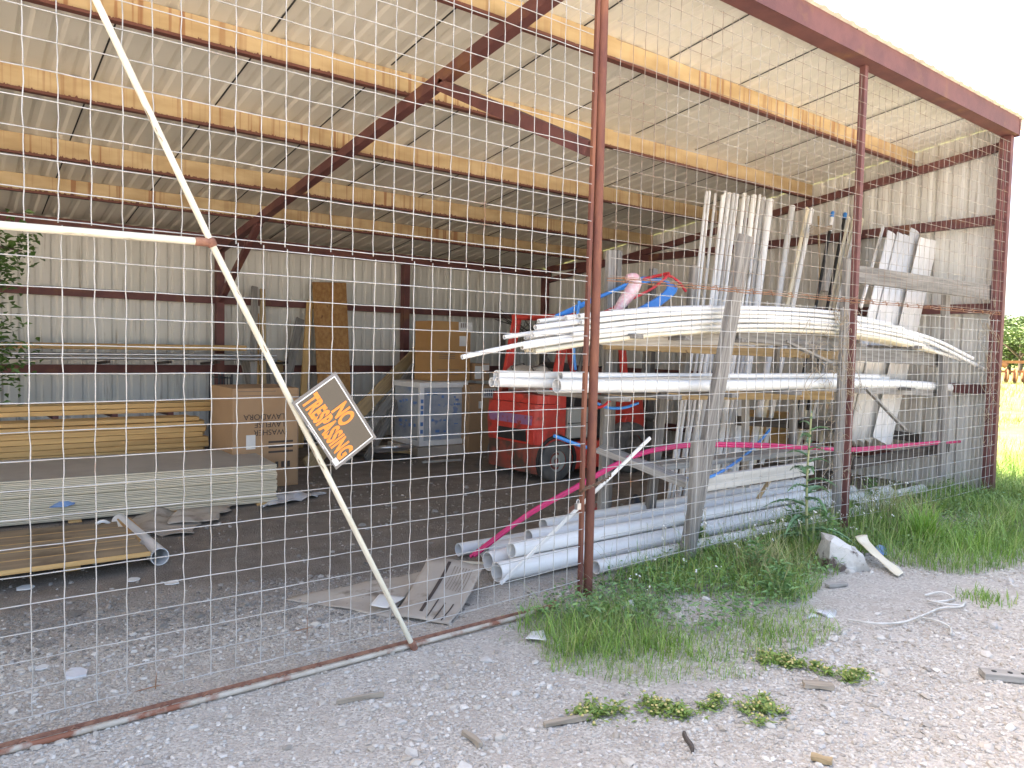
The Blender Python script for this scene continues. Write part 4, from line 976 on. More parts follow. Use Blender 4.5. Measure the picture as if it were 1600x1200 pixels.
pth = spline([PY(722, 558, .28), PY(800, 541, .30), PY(860, 530, .33), PY(1000, 512, .34), PY(1150, 505, .34)], 5)
tag(pipe('pvc_pipe', pth, .0135, 'pvc', n=10), 'single white pipe drooping left below the upper rack bundle toward the tall carton', 'pipe')
# right-hand drooping ends
for k, (a, c_, e) in enumerate((((1330, 505), (1440, 530), (1538, 577)), ((1330, 497), (1450, 527), (1520, 560)), ((1330, 515), (1420, 537), (1535, 572)), ((1330, 510), (1400, 530), (1470, 545)))):
    yy = .16 + .03 * k
    tag(pipe('pvc_pipe', spline([PY(*a, yy + .25), PY(*c_, yy + .14), PY(*e, yy - .02 if k < 3 else yy + .2)], 6), .018, 'pvc'), ['white pipe drooping lowest at the right end of the rack', 'white pipe drooping at the right end above the others', 'white pipe drooping between two others at the right end of the rack', 'short white pipe ending just left of the rack end post'][k], 'pipe', 'drooping pipe ends')
# stencilled print lines along a few pipes are part of each pipe's surface (pvc material)
# middle shelf pipes
for k, (a, xe, y, z, r_) in enumerate((((768, 597), 8.4, .60, 1.20, .030), ((777, 597), 8.3, .52, 1.20, .030), ((775, 586), 7.6, .57, 1.252, .030), ((875, 588), 7.2, .47, 1.262, .028), ((870, 603), 8.65, .40, 1.200, .045))):
    xs_ = PY(*a, y).x; zc = PY(*a, y).z
    path = [(x, y, z + (zc - z) * max(0, 1 - (x - xs_) / 2.0) ** 1.5 - .012 * max(0, x - 6) ** 2 * .9) for x in np.linspace(xs_, xe, 10)]
    tag(pipe('pvc_pipe', path, r_, 'pvc', wall=.005, n=18), ['white pipe on the middle shelf, leftmost of the low pair', 'white pipe on the middle shelf, right one of the low pair', 'white pipe lying on top of the pair on the middle shelf', 'white pipe on the middle shelf starting behind the brown post', 'thickest white pipe on the middle shelf with its open end left of the brown post'][k], 'pipe', 'white pipes on the middle shelf')
# ground pipes
GP = [((716, 872), (1235, 792), .045, 'pvc_grey', 'bluish white pipe on the ground furthest from the fence'), ((757, 862), (1255, 793), .058, 'pvc', 'fat white ground pipe, second from the back'), ((762, 884), (1262, 806), .062, 'pvc', 'fat white ground pipe in the middle of the row'), ((776, 903), (1290, 812), .062, 'pvc', 'fattest white ground pipe with an open end by the printed cardboard'), ((930, 905), (1300, 828), .045, 'pvc', 'white ground pipe nearest the fence among the weeds')]
for k, (a, e, r_, m_, lb) in enumerate(GP):
    p, e3 = PZ(*a, r_ + .012), PZ(*e, r_ + .012); e3.y = max(e3.y, .22 + .14 * (4 - k)) if k < 4 else .14
    p.y = [1.12, .95, .74, .52, .30][k]; p.x = PY(*a, p.y).x; e3.y = [1.1, .93, .72, .5, .22][k]; e3.x = [6.5, 6.9, 7.3, 7.6, 7.0][k]
    p.z = e3.z = r_ + .01
    tag(pipe('pvc_pipe', [p, p.lerp(e3, .5), e3], r_, m_, wall=.006, n=22), lb, 'pipe', 'white pipes along the ground')
a, e = PY(745, 893, .62), PY(1000, 862, .62); a.z = e.z = .15
for k in range(3):
    p = Vector((2.85 + .3 * k, .60 + .2 * k, .165)); tag(pipe('pvc_pipe', [p, p + Vector((3.4, 0, .0))], .05, 'pvc', wall=.005, n=20), ['white pipe laid on top of the ground row nearest the fence', 'white pipe laid on top of the ground row in the middle', 'white pipe laid on top of the ground row at the back'][k], 'pipe', 'white pipes along the ground')
p, e = PY(1335, 800, .35), PY(1440, 772, .4); p.z = e.z = .06
tag(pipe('pvc_pipe', [p, e], .06, 'pvc'), 'white pipe end showing through the grass right of the middle red post', 'pipe')

# upright pipes
UP = [((1043, 790), (1104, 300), .016, 'pvc_grey'), ((1049, 790), (1109, 299), .014, 'pvc_grey'), ((1057, 790), (1118, 303), .015, 'pvc_grey'), ((1061, 780), (1133, 299), .014, 'pvc_grey'), ((1069, 785), (1139, 302), .026, 'pvc_grey'), ((1077, 785), (1146, 303), .022, 'pvc_grey'), ((1086, 790), (1152, 304), .018, 'pvc_grey'), ((1095, 790), (1163, 303), .024, 'pvc'), ((1104, 790), (1169, 307), .020, 'pvc_grey'), ((1112, 785), (1178, 306), .030, 'pvc'), ((1120, 790), (1187, 305), .018, 'pvc_grey'), ((1128, 790), (1193, 310), .030, 'pvc_grey'), ((1136, 790), (1203, 313), .042, 'pvc_grey'), ((1144, 785), (1199, 318), .024, 'pvc'), ((1100, 790), (1158, 312), .022, 'pvc'), ((1074, 785), (1129, 306), .018, 'pvc'), ((1162, 780), (1238, 323), .036, 'pvc_grey')]
for k, (a, e, r_, m_) in enumerate(UP):
    p, e3 = PY(*a, 1.25 + .02 * (k % 3)), PY(*e, 1.85 + .05 * (k % 3)); p.z = max(p.z, .02)
    lb = 'slim grey white pipe standing in the upright bundle behind the rack'
    if k == 16: lb = 'single bluish pipe standing apart right of the upright bundle'
    if k == 12: lb = 'fattest grey white pipe at the right edge of the upright bundle'
    if k == 0: lb = 'slim pipe at the left edge of the upright bundle'
    tag(pipe('upright_pipe', [p, p.lerp(e3, .5) + Vector((.03, 0, -.02)), e3], r_, m_, wall=.004), lb, 'pipe', 'pipes standing upright behind the rack')
for k, (a, e, w_, m_, lb, yy) in enumerate((((1178, 725), (1262, 325), .05, 'pvc_cream', 'left one of two pale trim strips standing behind the rack', 1.35), ((1190, 725), (1269, 326), .06, 'pvc', 'right one of two pale trim strips standing behind the rack', 1.35), ((1281, 450), (1279, 338), .02, 'tan_wood', 'thin yellow stick standing upright above the rack', 1.5), ((1258, 700), (1334, 340), .045, 'pvc_cream', 'cream trim strip standing left of the middle red post', 1.2), ((1246, 700), (1327, 340), .04, 'pvc_cream', 'cream trim strip standing leftmost beside the middle red post', 1.2), ((1280, 705), (1348, 342), .035, 'pvc_cream', 'cream strip showing just right of the middle red post', 1.1), ((1262, 690), (1336, 355), .03, 'pvc', 'narrow white strip between the cream trim strips', 1.15), ((1345, 480), (1380, 355), .035, 'pvc', 'narrow white strip leaning before the wide white panels', .75))):
    p, e3 = PY(*a, yy), PY(*e, yy + .35); p.z = max(p.z, .02); tag(beam('batten', p, e3, w_, .02, m_, up=(0, -1, 0)), lb, 'trim')
for k, (a, e, lb) in enumerate((((1245, 640), (1301, 335), 'black pipe with white and blue taped top'), ((1262, 640), (1320, 337), 'black pipe with a blue taped top'))):
    t = thing('taped_pipe', PY(*a, 1.2), lb + ' standing behind the rack', 'pipe'); p, e3 = PY(*a, 1.2), PY(*e, 1.6); dd = (e3 - p)
    pipe('pipe_body', [p, e3], .018, 'black_pipe', t); pipe('blue_tape', [e3 - dd * .02, e3 + dd * .012], .024, 'blue_tube', t)
    if k == 0: pipe('white_tape', [e3 - dd * .10, e3 - dd * .021], .026, 'pvc', t)
b = MB(); 
for k in range(7): b.tube(spline([PY(1300, 352 + k, 1.5), PY(1280, 356 + k * 1.5, 1.5), PY(1265, 352 + k * 2.5, 1.5)], 4), .006, 4)
tag(b.build('frayed_tape', 'dry_vine'), 'frayed pale tape hanging off the white taped black pipe', 'tape')
# wide white panels
WPn = [((1314, 690), (1393, 366), .19), ((1330, 690), (1407, 368), .17), ((1343, 690), (1417, 371), .17), ((1354, 690), (1429, 362), .20), ((1375, 690), (1449, 374), .38)]
for k, (a, e, w_) in enumerate(WPn):
    p, e3 = PY(*a, .85 + .04 * (4 - k)), PY(*e, 1.05 + .04 * (4 - k)); e3.x = min(e3.x, 8.7); p, e3 = PX(*a, 7.35 + .13 * k), PX(*e, 8.2 + .12 * k)
    M_, L_ = frame(p, e3, (0, -1, 0)); b = MB(); prof_ = []
    for s_ in np.linspace(-1, 1, 9): prof_.append((s_ * w_ / 2, .03 * math.cos(s_ * math.pi / 2) if k < 4 else .022 * (1 if s_ < -.2 else .3)))
    top = L_ + (0 if k < 4 else 0)
    vs = [(x, s_, d_) for x in (0, L_) for s_, d_ in prof_]
    if k == 4: vs = [(x + (s_ * -.35 if x > 0 else 0), s_, d_) for x, s_, d_ in vs]
    b.add(vs, [(i, i + 1, 9 + i + 1, 9 + i) for i in range(8)], k < 4)
    o = b.build('siding_strip', 'pvc'); setp(o, M_, None); sd = o.modifiers.new('thick', 'SOLIDIFY'); sd.thickness = .006
    tag(o, ['leftmost half round white siding strip leaning on the right wall', 'second half round white siding strip from the left by the right wall', 'third half round white siding strip from the left by the right wall', 'tallest half round white siding strip beside the wide flat one', 'wide flat white siding strip with a slanted top by the right wall'][k], 'siding', 'white siding strips by the right wall')

# coils and coloured tubes
def tubes(name, paths, r, m, label, cat): 
    b = MB()
    for p in paths: b.tube(spline(p, 7), r, 8)
    return tag(b.build(name, m), label, cat)
tubes('blue_coil', [[PY(868 + 4 * k, 494 - k, .95), PY(930 + 5 * k, 466 - 2 * k, .95), PY(985 + 4 * k, 447 - 2.5 * k, .98), PY(1030 + 4 * k, 437 + 1.5 * k, .92), PY(1044 + 2.2 * k, 447 + 1.5 * k, .85), PY(1032 + 1.5 * k, 463 + 1.3 * k, .8), PY(1000 + 3 * k, 482 + .6 * k, .75), PY(975, 494, .7)] for k in range(6)], .0125, 'blue_tube', 'coil of bright blue tubing on top of the upper white bundle', 'tubing')
tubes('red_tube', [[PY(940, 490, .7), PY(985, 468, .7), PY(1020, 450, .75), PY(1045, 428, .8), PY(1030, 430, .9), PY(1000, 437, 1.0)], [PY(1005, 436, .95), PY(1040, 430, .9), PY(1060, 440, .85), PY(1072, 456, .8)]], .011, 'red_tube', 'bright red tube looping over the blue coil', 'tubing')
pts_ = spline([PY(960, 490, .62), PY(978, 466, .62), PY(992, 445, .62), PY(990, 434, .62), PY(978, 434, .64)], 6)
b = MB(); b.tube(pts_, [.02 + .028 * math.sin(math.pi * (i / (len(pts_) - 1)) ** .8) for i in range(len(pts_))], 12); tag(b.build('wrapped_pink_bundle', 'pink_wrap'), 'pink tube bundle in clear wrapping curled on the upper rack', 'tubing')
tubes('blue_tube', [[PY(905, 470, .9), PY(897, 540, .92), PY(899, 578, .92)]], .011, 'blue_tube', 'blue tube hanging straight down left of the brown post', 'tubing')
tubes('blue_tube', [[PY(866, 681, .72), PY(910, 697, .70), PY(960, 711, .70), PY(1020, 734, .5), PY(1066, 748, .30), PY(1110, 745, .28), PY(1150, 722, .6), PY(1180, 697, .8), PY(1203, 671, .9)]], .0125, 'blue_tube', 'long blue tube bent across the low rack shelf', 'tubing')
tubes('blue_tube', [[PY(928, 628, .7), PY(950, 637, .7), PY(975, 637, .7), PY(997, 630, .7)]], .011, 'blue_tube', 'short blue tube under the middle shelf right of the brown post', 'tubing')
tubes('red_tube', [[PY(932, 637, .68), PY(943, 634, .68), PY(957, 622, .68)]], .010, 'red_tube', 'short red tube under the middle shelf right of the brown post', 'tubing')
for k in range(2):
    o = pipe('pink_pipe', spline([PY(735 + 6 * k, 870 - k, .98 - .04 * k), PY(820, 806 + 3 * k, .75), PY(900, 760 + 3 * k, .60), PY(960, 726 + 3 * k, .56), PY(1010, 705 + 2.5 * k, .54), PY(1080, 694 + 3 * k, .52), PY(1170, 693.5 + 4 * k, .55), PY(1240, 697 + 3 * k, .5), PY(1330, 704 - 3 * k, .42), PY(1400, 698 - 2 * k, .36), PY(1500 - 30 * k, 690, .30)], 5), .0135, 'pink_tube', n=10)
    tag(o, 'upper one of two magenta pipes sloping from the rack to the floor' if k == 0 else 'lower one of two magenta pipes sloping from the rack to the floor', 'pipe', 'magenta pipes')
o = beam('white_strip', PY(782, 912, .44), PY(1016, 684, .22), .022, .012, 'pvc', up=(0, -1, 0)); tag(o, 'thin white strip slanting from the ground pipes up to the rack', 'strip')
o = beam('white_strip', PY(667, 875, .85), PY(755, 880, .80), .022, .014, 'pvc_cream'); tag(o, 'thin cream strip lying across the printed cardboard', 'strip')
# broken wood pieces in the rack
o = beam('wood_strip', PY(1226, 533, .35), PY(1305, 570, .28), .05, .02, 'weathered_light'); tag(o, 'pale splintered strip sloping down below the upper bundle', 'strip')
o = beam('wood_strip', PY(1352, 606, .3), PY(1415, 672, .2), .035, .02, 'weathered_light'); tag(o, 'pale strip slanting down right of the middle red post', 'strip')
p, e = PY(1178, 780, .6), PY(1204, 748, .6); p.z = .16; tag(beam('wood_strip', p, e, .03, .02, 'tan_wood'), 'short tan stick leaning under the low shelf', 'strip')
# boxes of junk under the rack
b = MB(); c0 = PY(1205, 700, 1.6); b.box((c0.x - .32, 1.6, .32), (c0.x + .32, 2.0, .80)); tag(b.build('wooden_crate', 'pine', bevel=.01), 'yellow wooden crate half hidden behind the rack', 'crate')
c0 = PZ(938, 812, .03); t = thing('wheel_disc', c0, 'faded pink and red disc lying flat behind the brown post', 'disc'); b = MB(); b.lathe([(.07, 0), (.26, 0), (.28, .02), (.28, .05), (.25, .075), (.09, .07), (.07, .05), (.07, 0)], c0, (.05, -.08, 1), 28); b.build('disc_body', 'pink_disc', t)
b = MB(); b.lathe([(.001, .05), (.068, .05), (.075, .085), (.04, .09), (.001, .09)], c0, (.05, -.08, 1), 20); b.build('disc_hub', 'red_tube', t)
t = thing('blue_bottle', PZ(992, 808, 0), 'small dark blue canister standing behind the ground pipes', 'canister'); b = MB(); c0 = PZ(992, 808, 0); b.lathe([(.001, 0), (.05, 0), (.055, .02), (.055, .13), (.03, .17), (.02, .20), (.001, .205)], c0, (0, 0, 1), 16); b.build('canister_body', 'black_plastic', t)
# printed cardboard sheet over the pipe ends
CB = [PZ(445, 940, .01), PZ(600, 965, .01), PZ(700, 972, .01), PZ(752, 880, .17), PZ(665, 872, .17), PZ(555, 925, .02)]
def cb_surface(u, v):   # u along the sheet left to right, v back to front
    back = [PZ(445, 932, .01), PZ(545, 925, .015), PZ(612, 905, .05), PZ(668, 873, .16)]; front = [PZ(470, 943, .01), PZ(590, 962, .01), PZ(700, 973, .01), PZ(752, 882, .165)]
    def cr(P, t): 
        s_ = spline(P, 10); i = min(int(t * (len(s_) - 1)), len(s_) - 2); f_ = t * (len(s_) - 1) - i; return s_[i].lerp(s_[i + 1], f_)
    p = cr(back, u).lerp(cr(front, u), v); return p
cbt = thing('printed_cardboard', PZ(600, 950), 'large flattened cardboard sheet with dark printing draped over the pipe ends', 'cardboard')
def cb_patch(u0, u1, v0, v1, name, m, off, nu=24, nv=12, par=cbt, quad=None):
    b = MB(); n_u, n_v = nu, nv; vs = []
    for j in range(n_v):
        for i in range(n_u):
            u = u0 + (u1 - u0) * i / (n_u - 1); v = v0 + (v1 - v0) * j / (n_v - 1); 
            p = PZ(445, 940, 0) if False else None
            a_, b_, c_, d_ = quad or QD
            q_ = bil(a_, b_, c_, d_, u, v); q_.z += .012 * mnoise.noise(q_ * 6) + off; vs.append(q_)
    b.add(vs, [(j * n_u + i, j * n_u + i + 1, (j + 1) * n_u + i + 1, (j + 1) * n_u + i) for j in range(n_v - 1) for i in range(n_u - 1)], True)
    o = b.build(name, m, par); sd = o.modifiers.new('thick', 'SOLIDIFY'); sd.thickness = .004 if off == 0 else .0012; return o
def bil(a_, b_, c_, d_, u, v):
    p = (a_ * (1 - u) + b_ * u) * (1 - v) + (d_ * (1 - u) + c_ * u) * v
    hgt_ = (.02 + .14 * v ** 1.6); return Vector((p.x, p.y, hgt_ + .01 * math.sin(5 * u)))
QD = (PZ(612, 962, .02), PZ(702, 972, .02), PZ(756, 882, .155), PZ(668, 874, .155))
cb_patch(0, 1, 0, 1, 'sheet', 'cardboard_grey', 0)
for (u0, u1, v0, v1) in ((.40, .455, .12, .95), (.57, .59, .03, .36), (.70, .72, .03, .34), (.83, .85, .03, .36)): cb_patch(u0, u1, v0, v1, 'printing', 'ink', .005, 4, 14)
for k in range(7): cb_patch(.55 + .05 * k, .558 + .05 * k, .55, .9, 'printing', 'ink_soft', .005, 3, 8)
crumple('cardboard_flap', [tuple(PZ(445, 938).xy), tuple(PZ(606, 966).xy), tuple(PZ(668, 905).xy), tuple(PZ(560, 915).xy)], lambda u, v: .05 * v * u, 'cardboard_grey', 'flat grey cardboard flap lying left of the printed sheet', 'cardboard', amp=.02, seed=21)
crumple('paper_sheet', q((578, 958), (612, 962), (634, 944), (590, 942)), lambda u, v: .01, 'paper', 'white printed paper lying on the cardboard flap', 'paper', amp=.02, seed=31, z0=.03, thick=.002, n=10)

# ================================================================== YARD CLUTTER
rk_ = thing('painted_rock', PZ(1330, 895), 'white paint splashed concrete chunk in the weeds', 'rock')
def chunk(pts, name, m, parent, n=3, amp=.02, seed=0):
    import bmesh
    bm = bmesh.new()
    for p in pts: bm.verts.new(p)
    bmesh.ops.convex_hull(bm, input=bm.verts[:]); bmesh.ops.subdivide_edges(bm, edges=bm.edges[:], cuts=n, use_grid_fill=True)
    for v in bm.verts: v.co += Vector((mnoise.noise(v.co * 9 + Vector((seed, 0, 0))), mnoise.noise(v.co * 9 + Vector((0, seed, 3))), mnoise.noise(v.co * 9 + Vector((7, 0, seed))))) * amp
    me = bpy.data.meshes.new(name); bm.to_mesh(me); bm.free(); me.materials.append(MATS[m]); o = bpy.data.objects.new(name, me); COL.objects.link(o); setp(o, Matrix.Identity(4), parent); return o
c0, c1 = PZ(1293, 895), PZ(1362, 893)
dv = Vector((.62, .78, 0)) * .22
top1, top2 = c0 + Vector((.02, .05, .22)), c1 + Vector((-.12, .05, .17))
chunk([c0 + Vector((0, 0, -.02)), c1 + Vector((0, 0, -.02)), c0 + dv, c1 + dv, c0 + Vector((.02, .01, .20)), c0 + Vector((.10, .03, .23)), c1 + Vector((-.06, .02, .10)), c0 + dv + Vector((.05, 0, .22)), c1 + dv + Vector((-.05, 0, .12))], 'rock_body', 'stone_white', rk_, seed=2)
crumple('cardboard_strip', q((1338, 872), (1402, 904), (1412, 900), (1350, 868)), lambda u, v: .14 * (1 - u) ** 1.2, 'pvc_cream', 'pale torn cardboard strip lying over the painted rock', 'cardboard', amp=.03, seed=41)
def wad(name, px, py, a, b_, h, m, label, cat, seed):
    c0 = PZ(px, py); r2 = random.Random(seed); pts = []
    for k in range(26):
        an = r2.uniform(0, 6.28); f = r2.uniform(.3, 1); pts.append(c0 + Vector((a * f * math.cos(an), b_ * f * math.sin(an), r2.uniform(0, h) * (1.1 - f * .8))))
    o = chunk(pts, name, m, None, n=3, amp=h * .45, seed=seed); return tag(o, label, cat)
wad('white_wrapping', 1290, 960, .085, .06, .05, 'white_plastic', 'crumpled white wrapping on the gravel below the painted rock', 'wrapping', 5)
wad('white_wrapping', 1268, 965, .05, .03, .02, 'white_plastic', 'small flat bit of white wrapping left of the crumpled one', 'wrapping', 8)
wad('grey_rag', 984, 950, .06, .05, .07, 'white_plastic', 'crumpled grey rag in the grass right of the brown post', 'rag', 6)
crumple('torn_label', q((822, 1003), (852, 1006), (848, 990), (830, 992)), lambda u, v: .012, 'paper', 'small torn white label on the gravel beside the gate rail', 'paper', amp=.015, seed=48, n=8)
crumple('black_sheet', q((1572, 838), (1640, 860), (1640, 815), (1585, 818)), lambda u, v: .10 * math.sin(math.pi * u) * math.sin(math.pi * v), 'black_plastic', 'black plastic sheet on the ground at the right edge', 'plastic', amp=.06, seed=50)
crumple('blue_white_scrap', q((1358, 868), (1384, 872), (1386, 862), (1366, 858)), lambda u, v: .03 * math.sin(math.pi * u), 'blue_rag', 'small blue and white scrap behind the torn cardboard strip', 'scrap', amp=.03, seed=52, n=10)
b = MB()
for pts_ in ([(1325, 968), (1370, 974), (1410, 972), (1440, 962), (1470, 950), (1500, 948), (1508, 940)], [(1440, 965), (1465, 970), (1484, 980), (1486, 990)], [(1445, 930), (1470, 925), (1490, 935), (1465, 940), (1450, 938), (1480, 944), (1506, 946)]):
    b.tube(spline([PZ(x, y, .015 + .012 * (i % 2)) for i, (x, y) in enumerate(pts_)], 5), .006, 5)
tag(b.build('frayed_rope', 'string_white'), 'frayed whitish strap trailing over the gravel at right', 'rope')
for i, (a, e, w_, m_, lb) in enumerate((((725, 1143), (752, 1164), .02, 'dry_wood', 'short split stick on the gravel below the gate corner'), ((1068, 1145), (1083, 1172), .012, 'old_dark_wood', 'thin bent dark twig on the foreground gravel'), ((850, 1132), (925, 1118), .022, 'dry_wood', 'grey stick lying on the gravel at the mats edge'), ((1255, 1068), (1302, 1072), .05, 'dry_wood', 'pale flat wood chip below the largest yellow flowered mat'), ((1268, 1182), (1300, 1190), .03, 'tan_wood', 'tan wood chip at the bottom edge of the gravel'), ((1342, 829), (1408, 825), .05, 'weathered_light', 'pale stick in the grass right of the middle red post'), ((1085, 905), (1148, 898), .10, 'weathered', 'upper grey board scrap in the weeds below the leaning plank'), ((1092, 921), (1150, 914), .08, 'weathered', 'lower grey board scrap in the weeds below the leaning plank'), ((1292, 915), (1322, 912), .04, 'weathered_light', 'small pale board below the painted rock'), ((525, 1096), (600, 1084), .008, 'dry_wood', 'long thin dry stalk on the gravel in front of the gate'))):
    p, e3 = PZ(*a, .015), PZ(*e, .015); tag(beam('wood_scrap', p, e3, w_, .018, m_, wear=.004), lb, 'wood')
t = thing('drilled_board', PZ(1570, 1050), 'pale board with round holes lying on the gravel at the right edge', 'board')
p, e3 = PZ(1534, 1052, .02), PZ(1640, 1062, .02); beam('board_body', p, e3, .075, .03, 'weathered_light', t)
for f_ in (.18, .42, .62): c0 = p.lerp(e3, f_); b = MB(); b.lathe([(.001, .0165), (.011, .0165), (.011, .010)], (c0.x, c0.y, c0.z), (0, 0, 1), 12); b.build('bolt_hole', 'inner_dark', t)

# ================================================================== PLANTS
weed_px = [(800, 985), (850, 955), (905, 925), (960, 905), (1060, 868), (1150, 850), (1250, 815), (1330, 800), (1400, 790), (1480, 765), (1545, 752), (1640, 760), (1640, 860), (1540, 860), (1440, 870), (1380, 850), (1300, 905), (1260, 945), (1180, 975), (1060, 1000), (990, 1035), (880, 1030)]
wp = gpoly(weed_px)
P = scatter(wp, 21000, .95, 1.6); n = len(P)
tag(blades(P, rng.lognormal(math.log(.085), .55, n).clip(.025, .36), rng.uniform(.0025, .0055, n), rng.uniform(.2, 1.1, n), 'grass', 'grass'), 'green grass growing along the foot of the fence', 'grass', kind='stuff')
n = 5200; cs_ = [PZ(*c) for c in ((905, 990), (950, 965), (870, 975), (985, 985), (935, 1015), (1000, 945))]; sel = rng.integers(0, 6, n)
P = np.array([tuple(c) for c in cs_])[sel] + np.stack([rng.normal(0, .13, n), rng.normal(0, .12, n), np.zeros(n)], 1); dd_ = np.hypot(P[:, 0] - cs_[1].x, P[:, 1] - cs_[1].y)
tag(blades(P, rng.lognormal(math.log(.055), .5, n).clip(.02, .16) * (1.25 - 1.6 * dd_).clip(.4, 1.2), rng.uniform(.0022, .0045, n), rng.uniform(.4, 1.3, n), 'lush_grass', 'lush_grass'), 'lush green grass tuft round the foot of the brown post', 'grass', kind='stuff')
rg = [(5.9, -.15), (6.2, -.5), (7.0, -.9), (8.0, -.9), (8.85, -.1), (8.9, .3), (11.5, .8), (16, 1.0), (16, -1.2), (10, -1.5)]
P = scatter(rg, 17000, .9, .8); n = len(P)
tag(blades(P, rng.lognormal(math.log(.16), .45, n).clip(.05, .45), rng.uniform(.004, .009, n), rng.uniform(.15, .7, n), 'grass', 'tall_grass'), 'tall green grass at the right corner of the shed', 'grass', kind='stuff')
rg2 = [(9.15, .3), (12, .8), (45, 5), (60, 25), (30, 18), (9.15, 7)]
P = np.concatenate([scatter([(9.15, .3), (12, .8), (20, 2), (22, 8), (9.15, 7)], 9000, .85, .5), scatter(rg2, 7000, .85, .3)]); n = len(P); hf_ = .6; far = np.hypot(P[:, 0] - 9, P[:, 1]) / 12 + .6
tag(blades(P, hf_ * rng.lognormal(math.log(.15), .4, n).clip(.05, .4) * far.clip(.8, 2), rng.uniform(.006, .012, n) * far, rng.uniform(.15, .7, n), 'dry_grass', 'meadow_grass'), 'sunlit yellow green meadow grass beyond the shed', 'grass', kind='stuff')
P = scatter(wp, 1500, .9, 1.4); n = len(P)
tag(blades(P, rng.lognormal(math.log(.16), .45, n).clip(.05, .42), rng.uniform(.0016, .003, n), rng.uniform(.2, 1.3, n), 'dry_stalk', 'dry_stalks'), 'dead tan stalks standing among the weeds along the fence', 'stalks', kind='stuff')
P = scatter(gpoly([(840, 1010), (1000, 1000), (1260, 950), (1320, 990), (1180, 1060), (1000, 1075), (860, 1050)]), 2400, .62, 4.0); n = len(P)
tag(blades(P, rng.lognormal(math.log(.05), .5, n).clip(.015, .16), rng.uniform(.002, .0045, n), rng.uniform(.3, 1.3, n), 'grass', 'grass'), 'sparse short grass sprouting on the gravel below the weeds', 'grass', kind='stuff')
P = np.concatenate([scatter(gpoly([(1370, 795), (1560, 755), (1640, 748), (1640, 885), (1500, 900), (1400, 885), (1340, 850)]), 9000, .75, 1.6), scatter(gpoly([(1180, 850), (1330, 790), (1420, 775), (1400, 840), (1290, 880)]), 3500, .9, 2)]); n = len(P)
tag(blades(P, rng.lognormal(math.log(.12), .5, n).clip(.03, .42), rng.uniform(.0025, .006, n), rng.uniform(.2, 1.1, n), 'lush_grass', 'grass'), 'brighter green grass spreading round the right hand posts and over the gravel edge', 'grass', kind='stuff')
# low broadleaf weeds
P = scatter(wp, 8000, .9, 2.2); n = len(P); az = rng.uniform(0, 6.28, n); P[:, 2] = rng.uniform(.01, .14, n) * rng.uniform(.3, 1, n)
D = np.stack([np.cos(az), np.sin(az), rng.uniform(-.1, .7, n)], 1); U = np.tile([0, 0, 1.], (n, 1)) + rng.normal(0, .2, (n, 3))
tag(leaves(P, D, U, rng.uniform(.02, .06, n), rng.uniform(.010, .026, n), 'weed_leaf', 'weeds'), 'low leafy weeds mixed in the grass along the fence', 'weeds', kind='stuff')
# white flower heads on thin stalks
P = scatter(gpoly([(1000, 870), (1250, 800), (1430, 770), (1400, 850), (1250, 900), (1050, 960), (960, 980)]), 150); b = MB(); bs = MB()
for p in P:
    h_ = random.uniform(.12, .42); tp = Vector((p[0] + random.uniform(-.05, .05), p[1] + random.uniform(-.05, .05), h_)); bs.tube([(p[0], p[1], 0), ((p[0] + tp.x) / 2 + .01, (p[1] + tp.y) / 2, h_ * .5), tp], .0016, 4)
    for k in range(3): b.lathe([(.001, 0), (random.uniform(.004, .008), .001), (.001, .003)], tp + Vector((random.uniform(-.015, .015), random.uniform(-.015, .015), random.uniform(-.01, .01))), (random.uniform(-1, 1), -1, 1), 6)
tag(b.build('white_flowers', 'white_flower'), 'tiny white flowers scattered above the weeds by the fence', 'flowers', kind='stuff'); tag(bs.build('flower_stalks', 'thistle_stem'), 'thin pale stalks of the tiny white flowers by the fence', 'stalks', kind='stuff')
# thistle
th0 = PY(1262, 830, -.12); th0.z = 0; thp = thing('thistle', th0, 'tall green thistle standing at the fence left of the middle red post', 'plant')
htop = PY(1268, 645, -.12); H_ = htop.z; b = MB(); b.tube(spline([th0, th0.lerp(htop, .5) + Vector((-.03, 0, 0)), htop], 6), [.011 - .0004 * i for i in range(13)], 8); b.build('stem', 'thistle_stem', thp)
Pl, Dl, Ul, Ll, Wl = [], [], [], [], []
for k in range(22):
    t_ = .05 + .95 * k / 21; a = k * 2.4 + random.uniform(-.4, .4); base = th0.lerp(htop, t_) + Vector((-.03 * math.sin(math.pi * t_), 0, 0)); L_ = (.33 * (1 - t_) ** .6 + .06) * random.uniform(.75, 1.15); dirv = Vector((math.cos(a), math.sin(a), .35 + .6 * t_)).normalized()
    prev = base
    for j in range(6):   # arched blade made of overlapping lobes
        f_ = j / 6; q_ = base + dirv * L_ * f_ - Vector((0, 0, .55 * L_ * f_ * f_)); sd_ = dirv.cross(Vector((0, 0, 1))).normalized(); dn = (dirv - Vector((0, 0, 1.1 * f_)))
        Pl.append(q_); Dl.append(dn); Ul.append((0, 0, 1)); Ll.append(L_ * .30); Wl.append(L_ * .20 * (1.15 - f_))
        for sgn in (-1, 1):
            Pl.append(q_); Dl.append(dn * .9 + sd_ * sgn * .7); Ul.append((0, 0, 1)); Ll.append(L_ * .22 * (1.2 - f_)); Wl.append(L_ * .09)
leaves(np.array([tuple(p) for p in Pl]), np.array([tuple(p) for p in Dl]), np.array(Ul, float), np.array(Ll), np.array(Wl), 'thistle_leaf', 'foliage', thp)
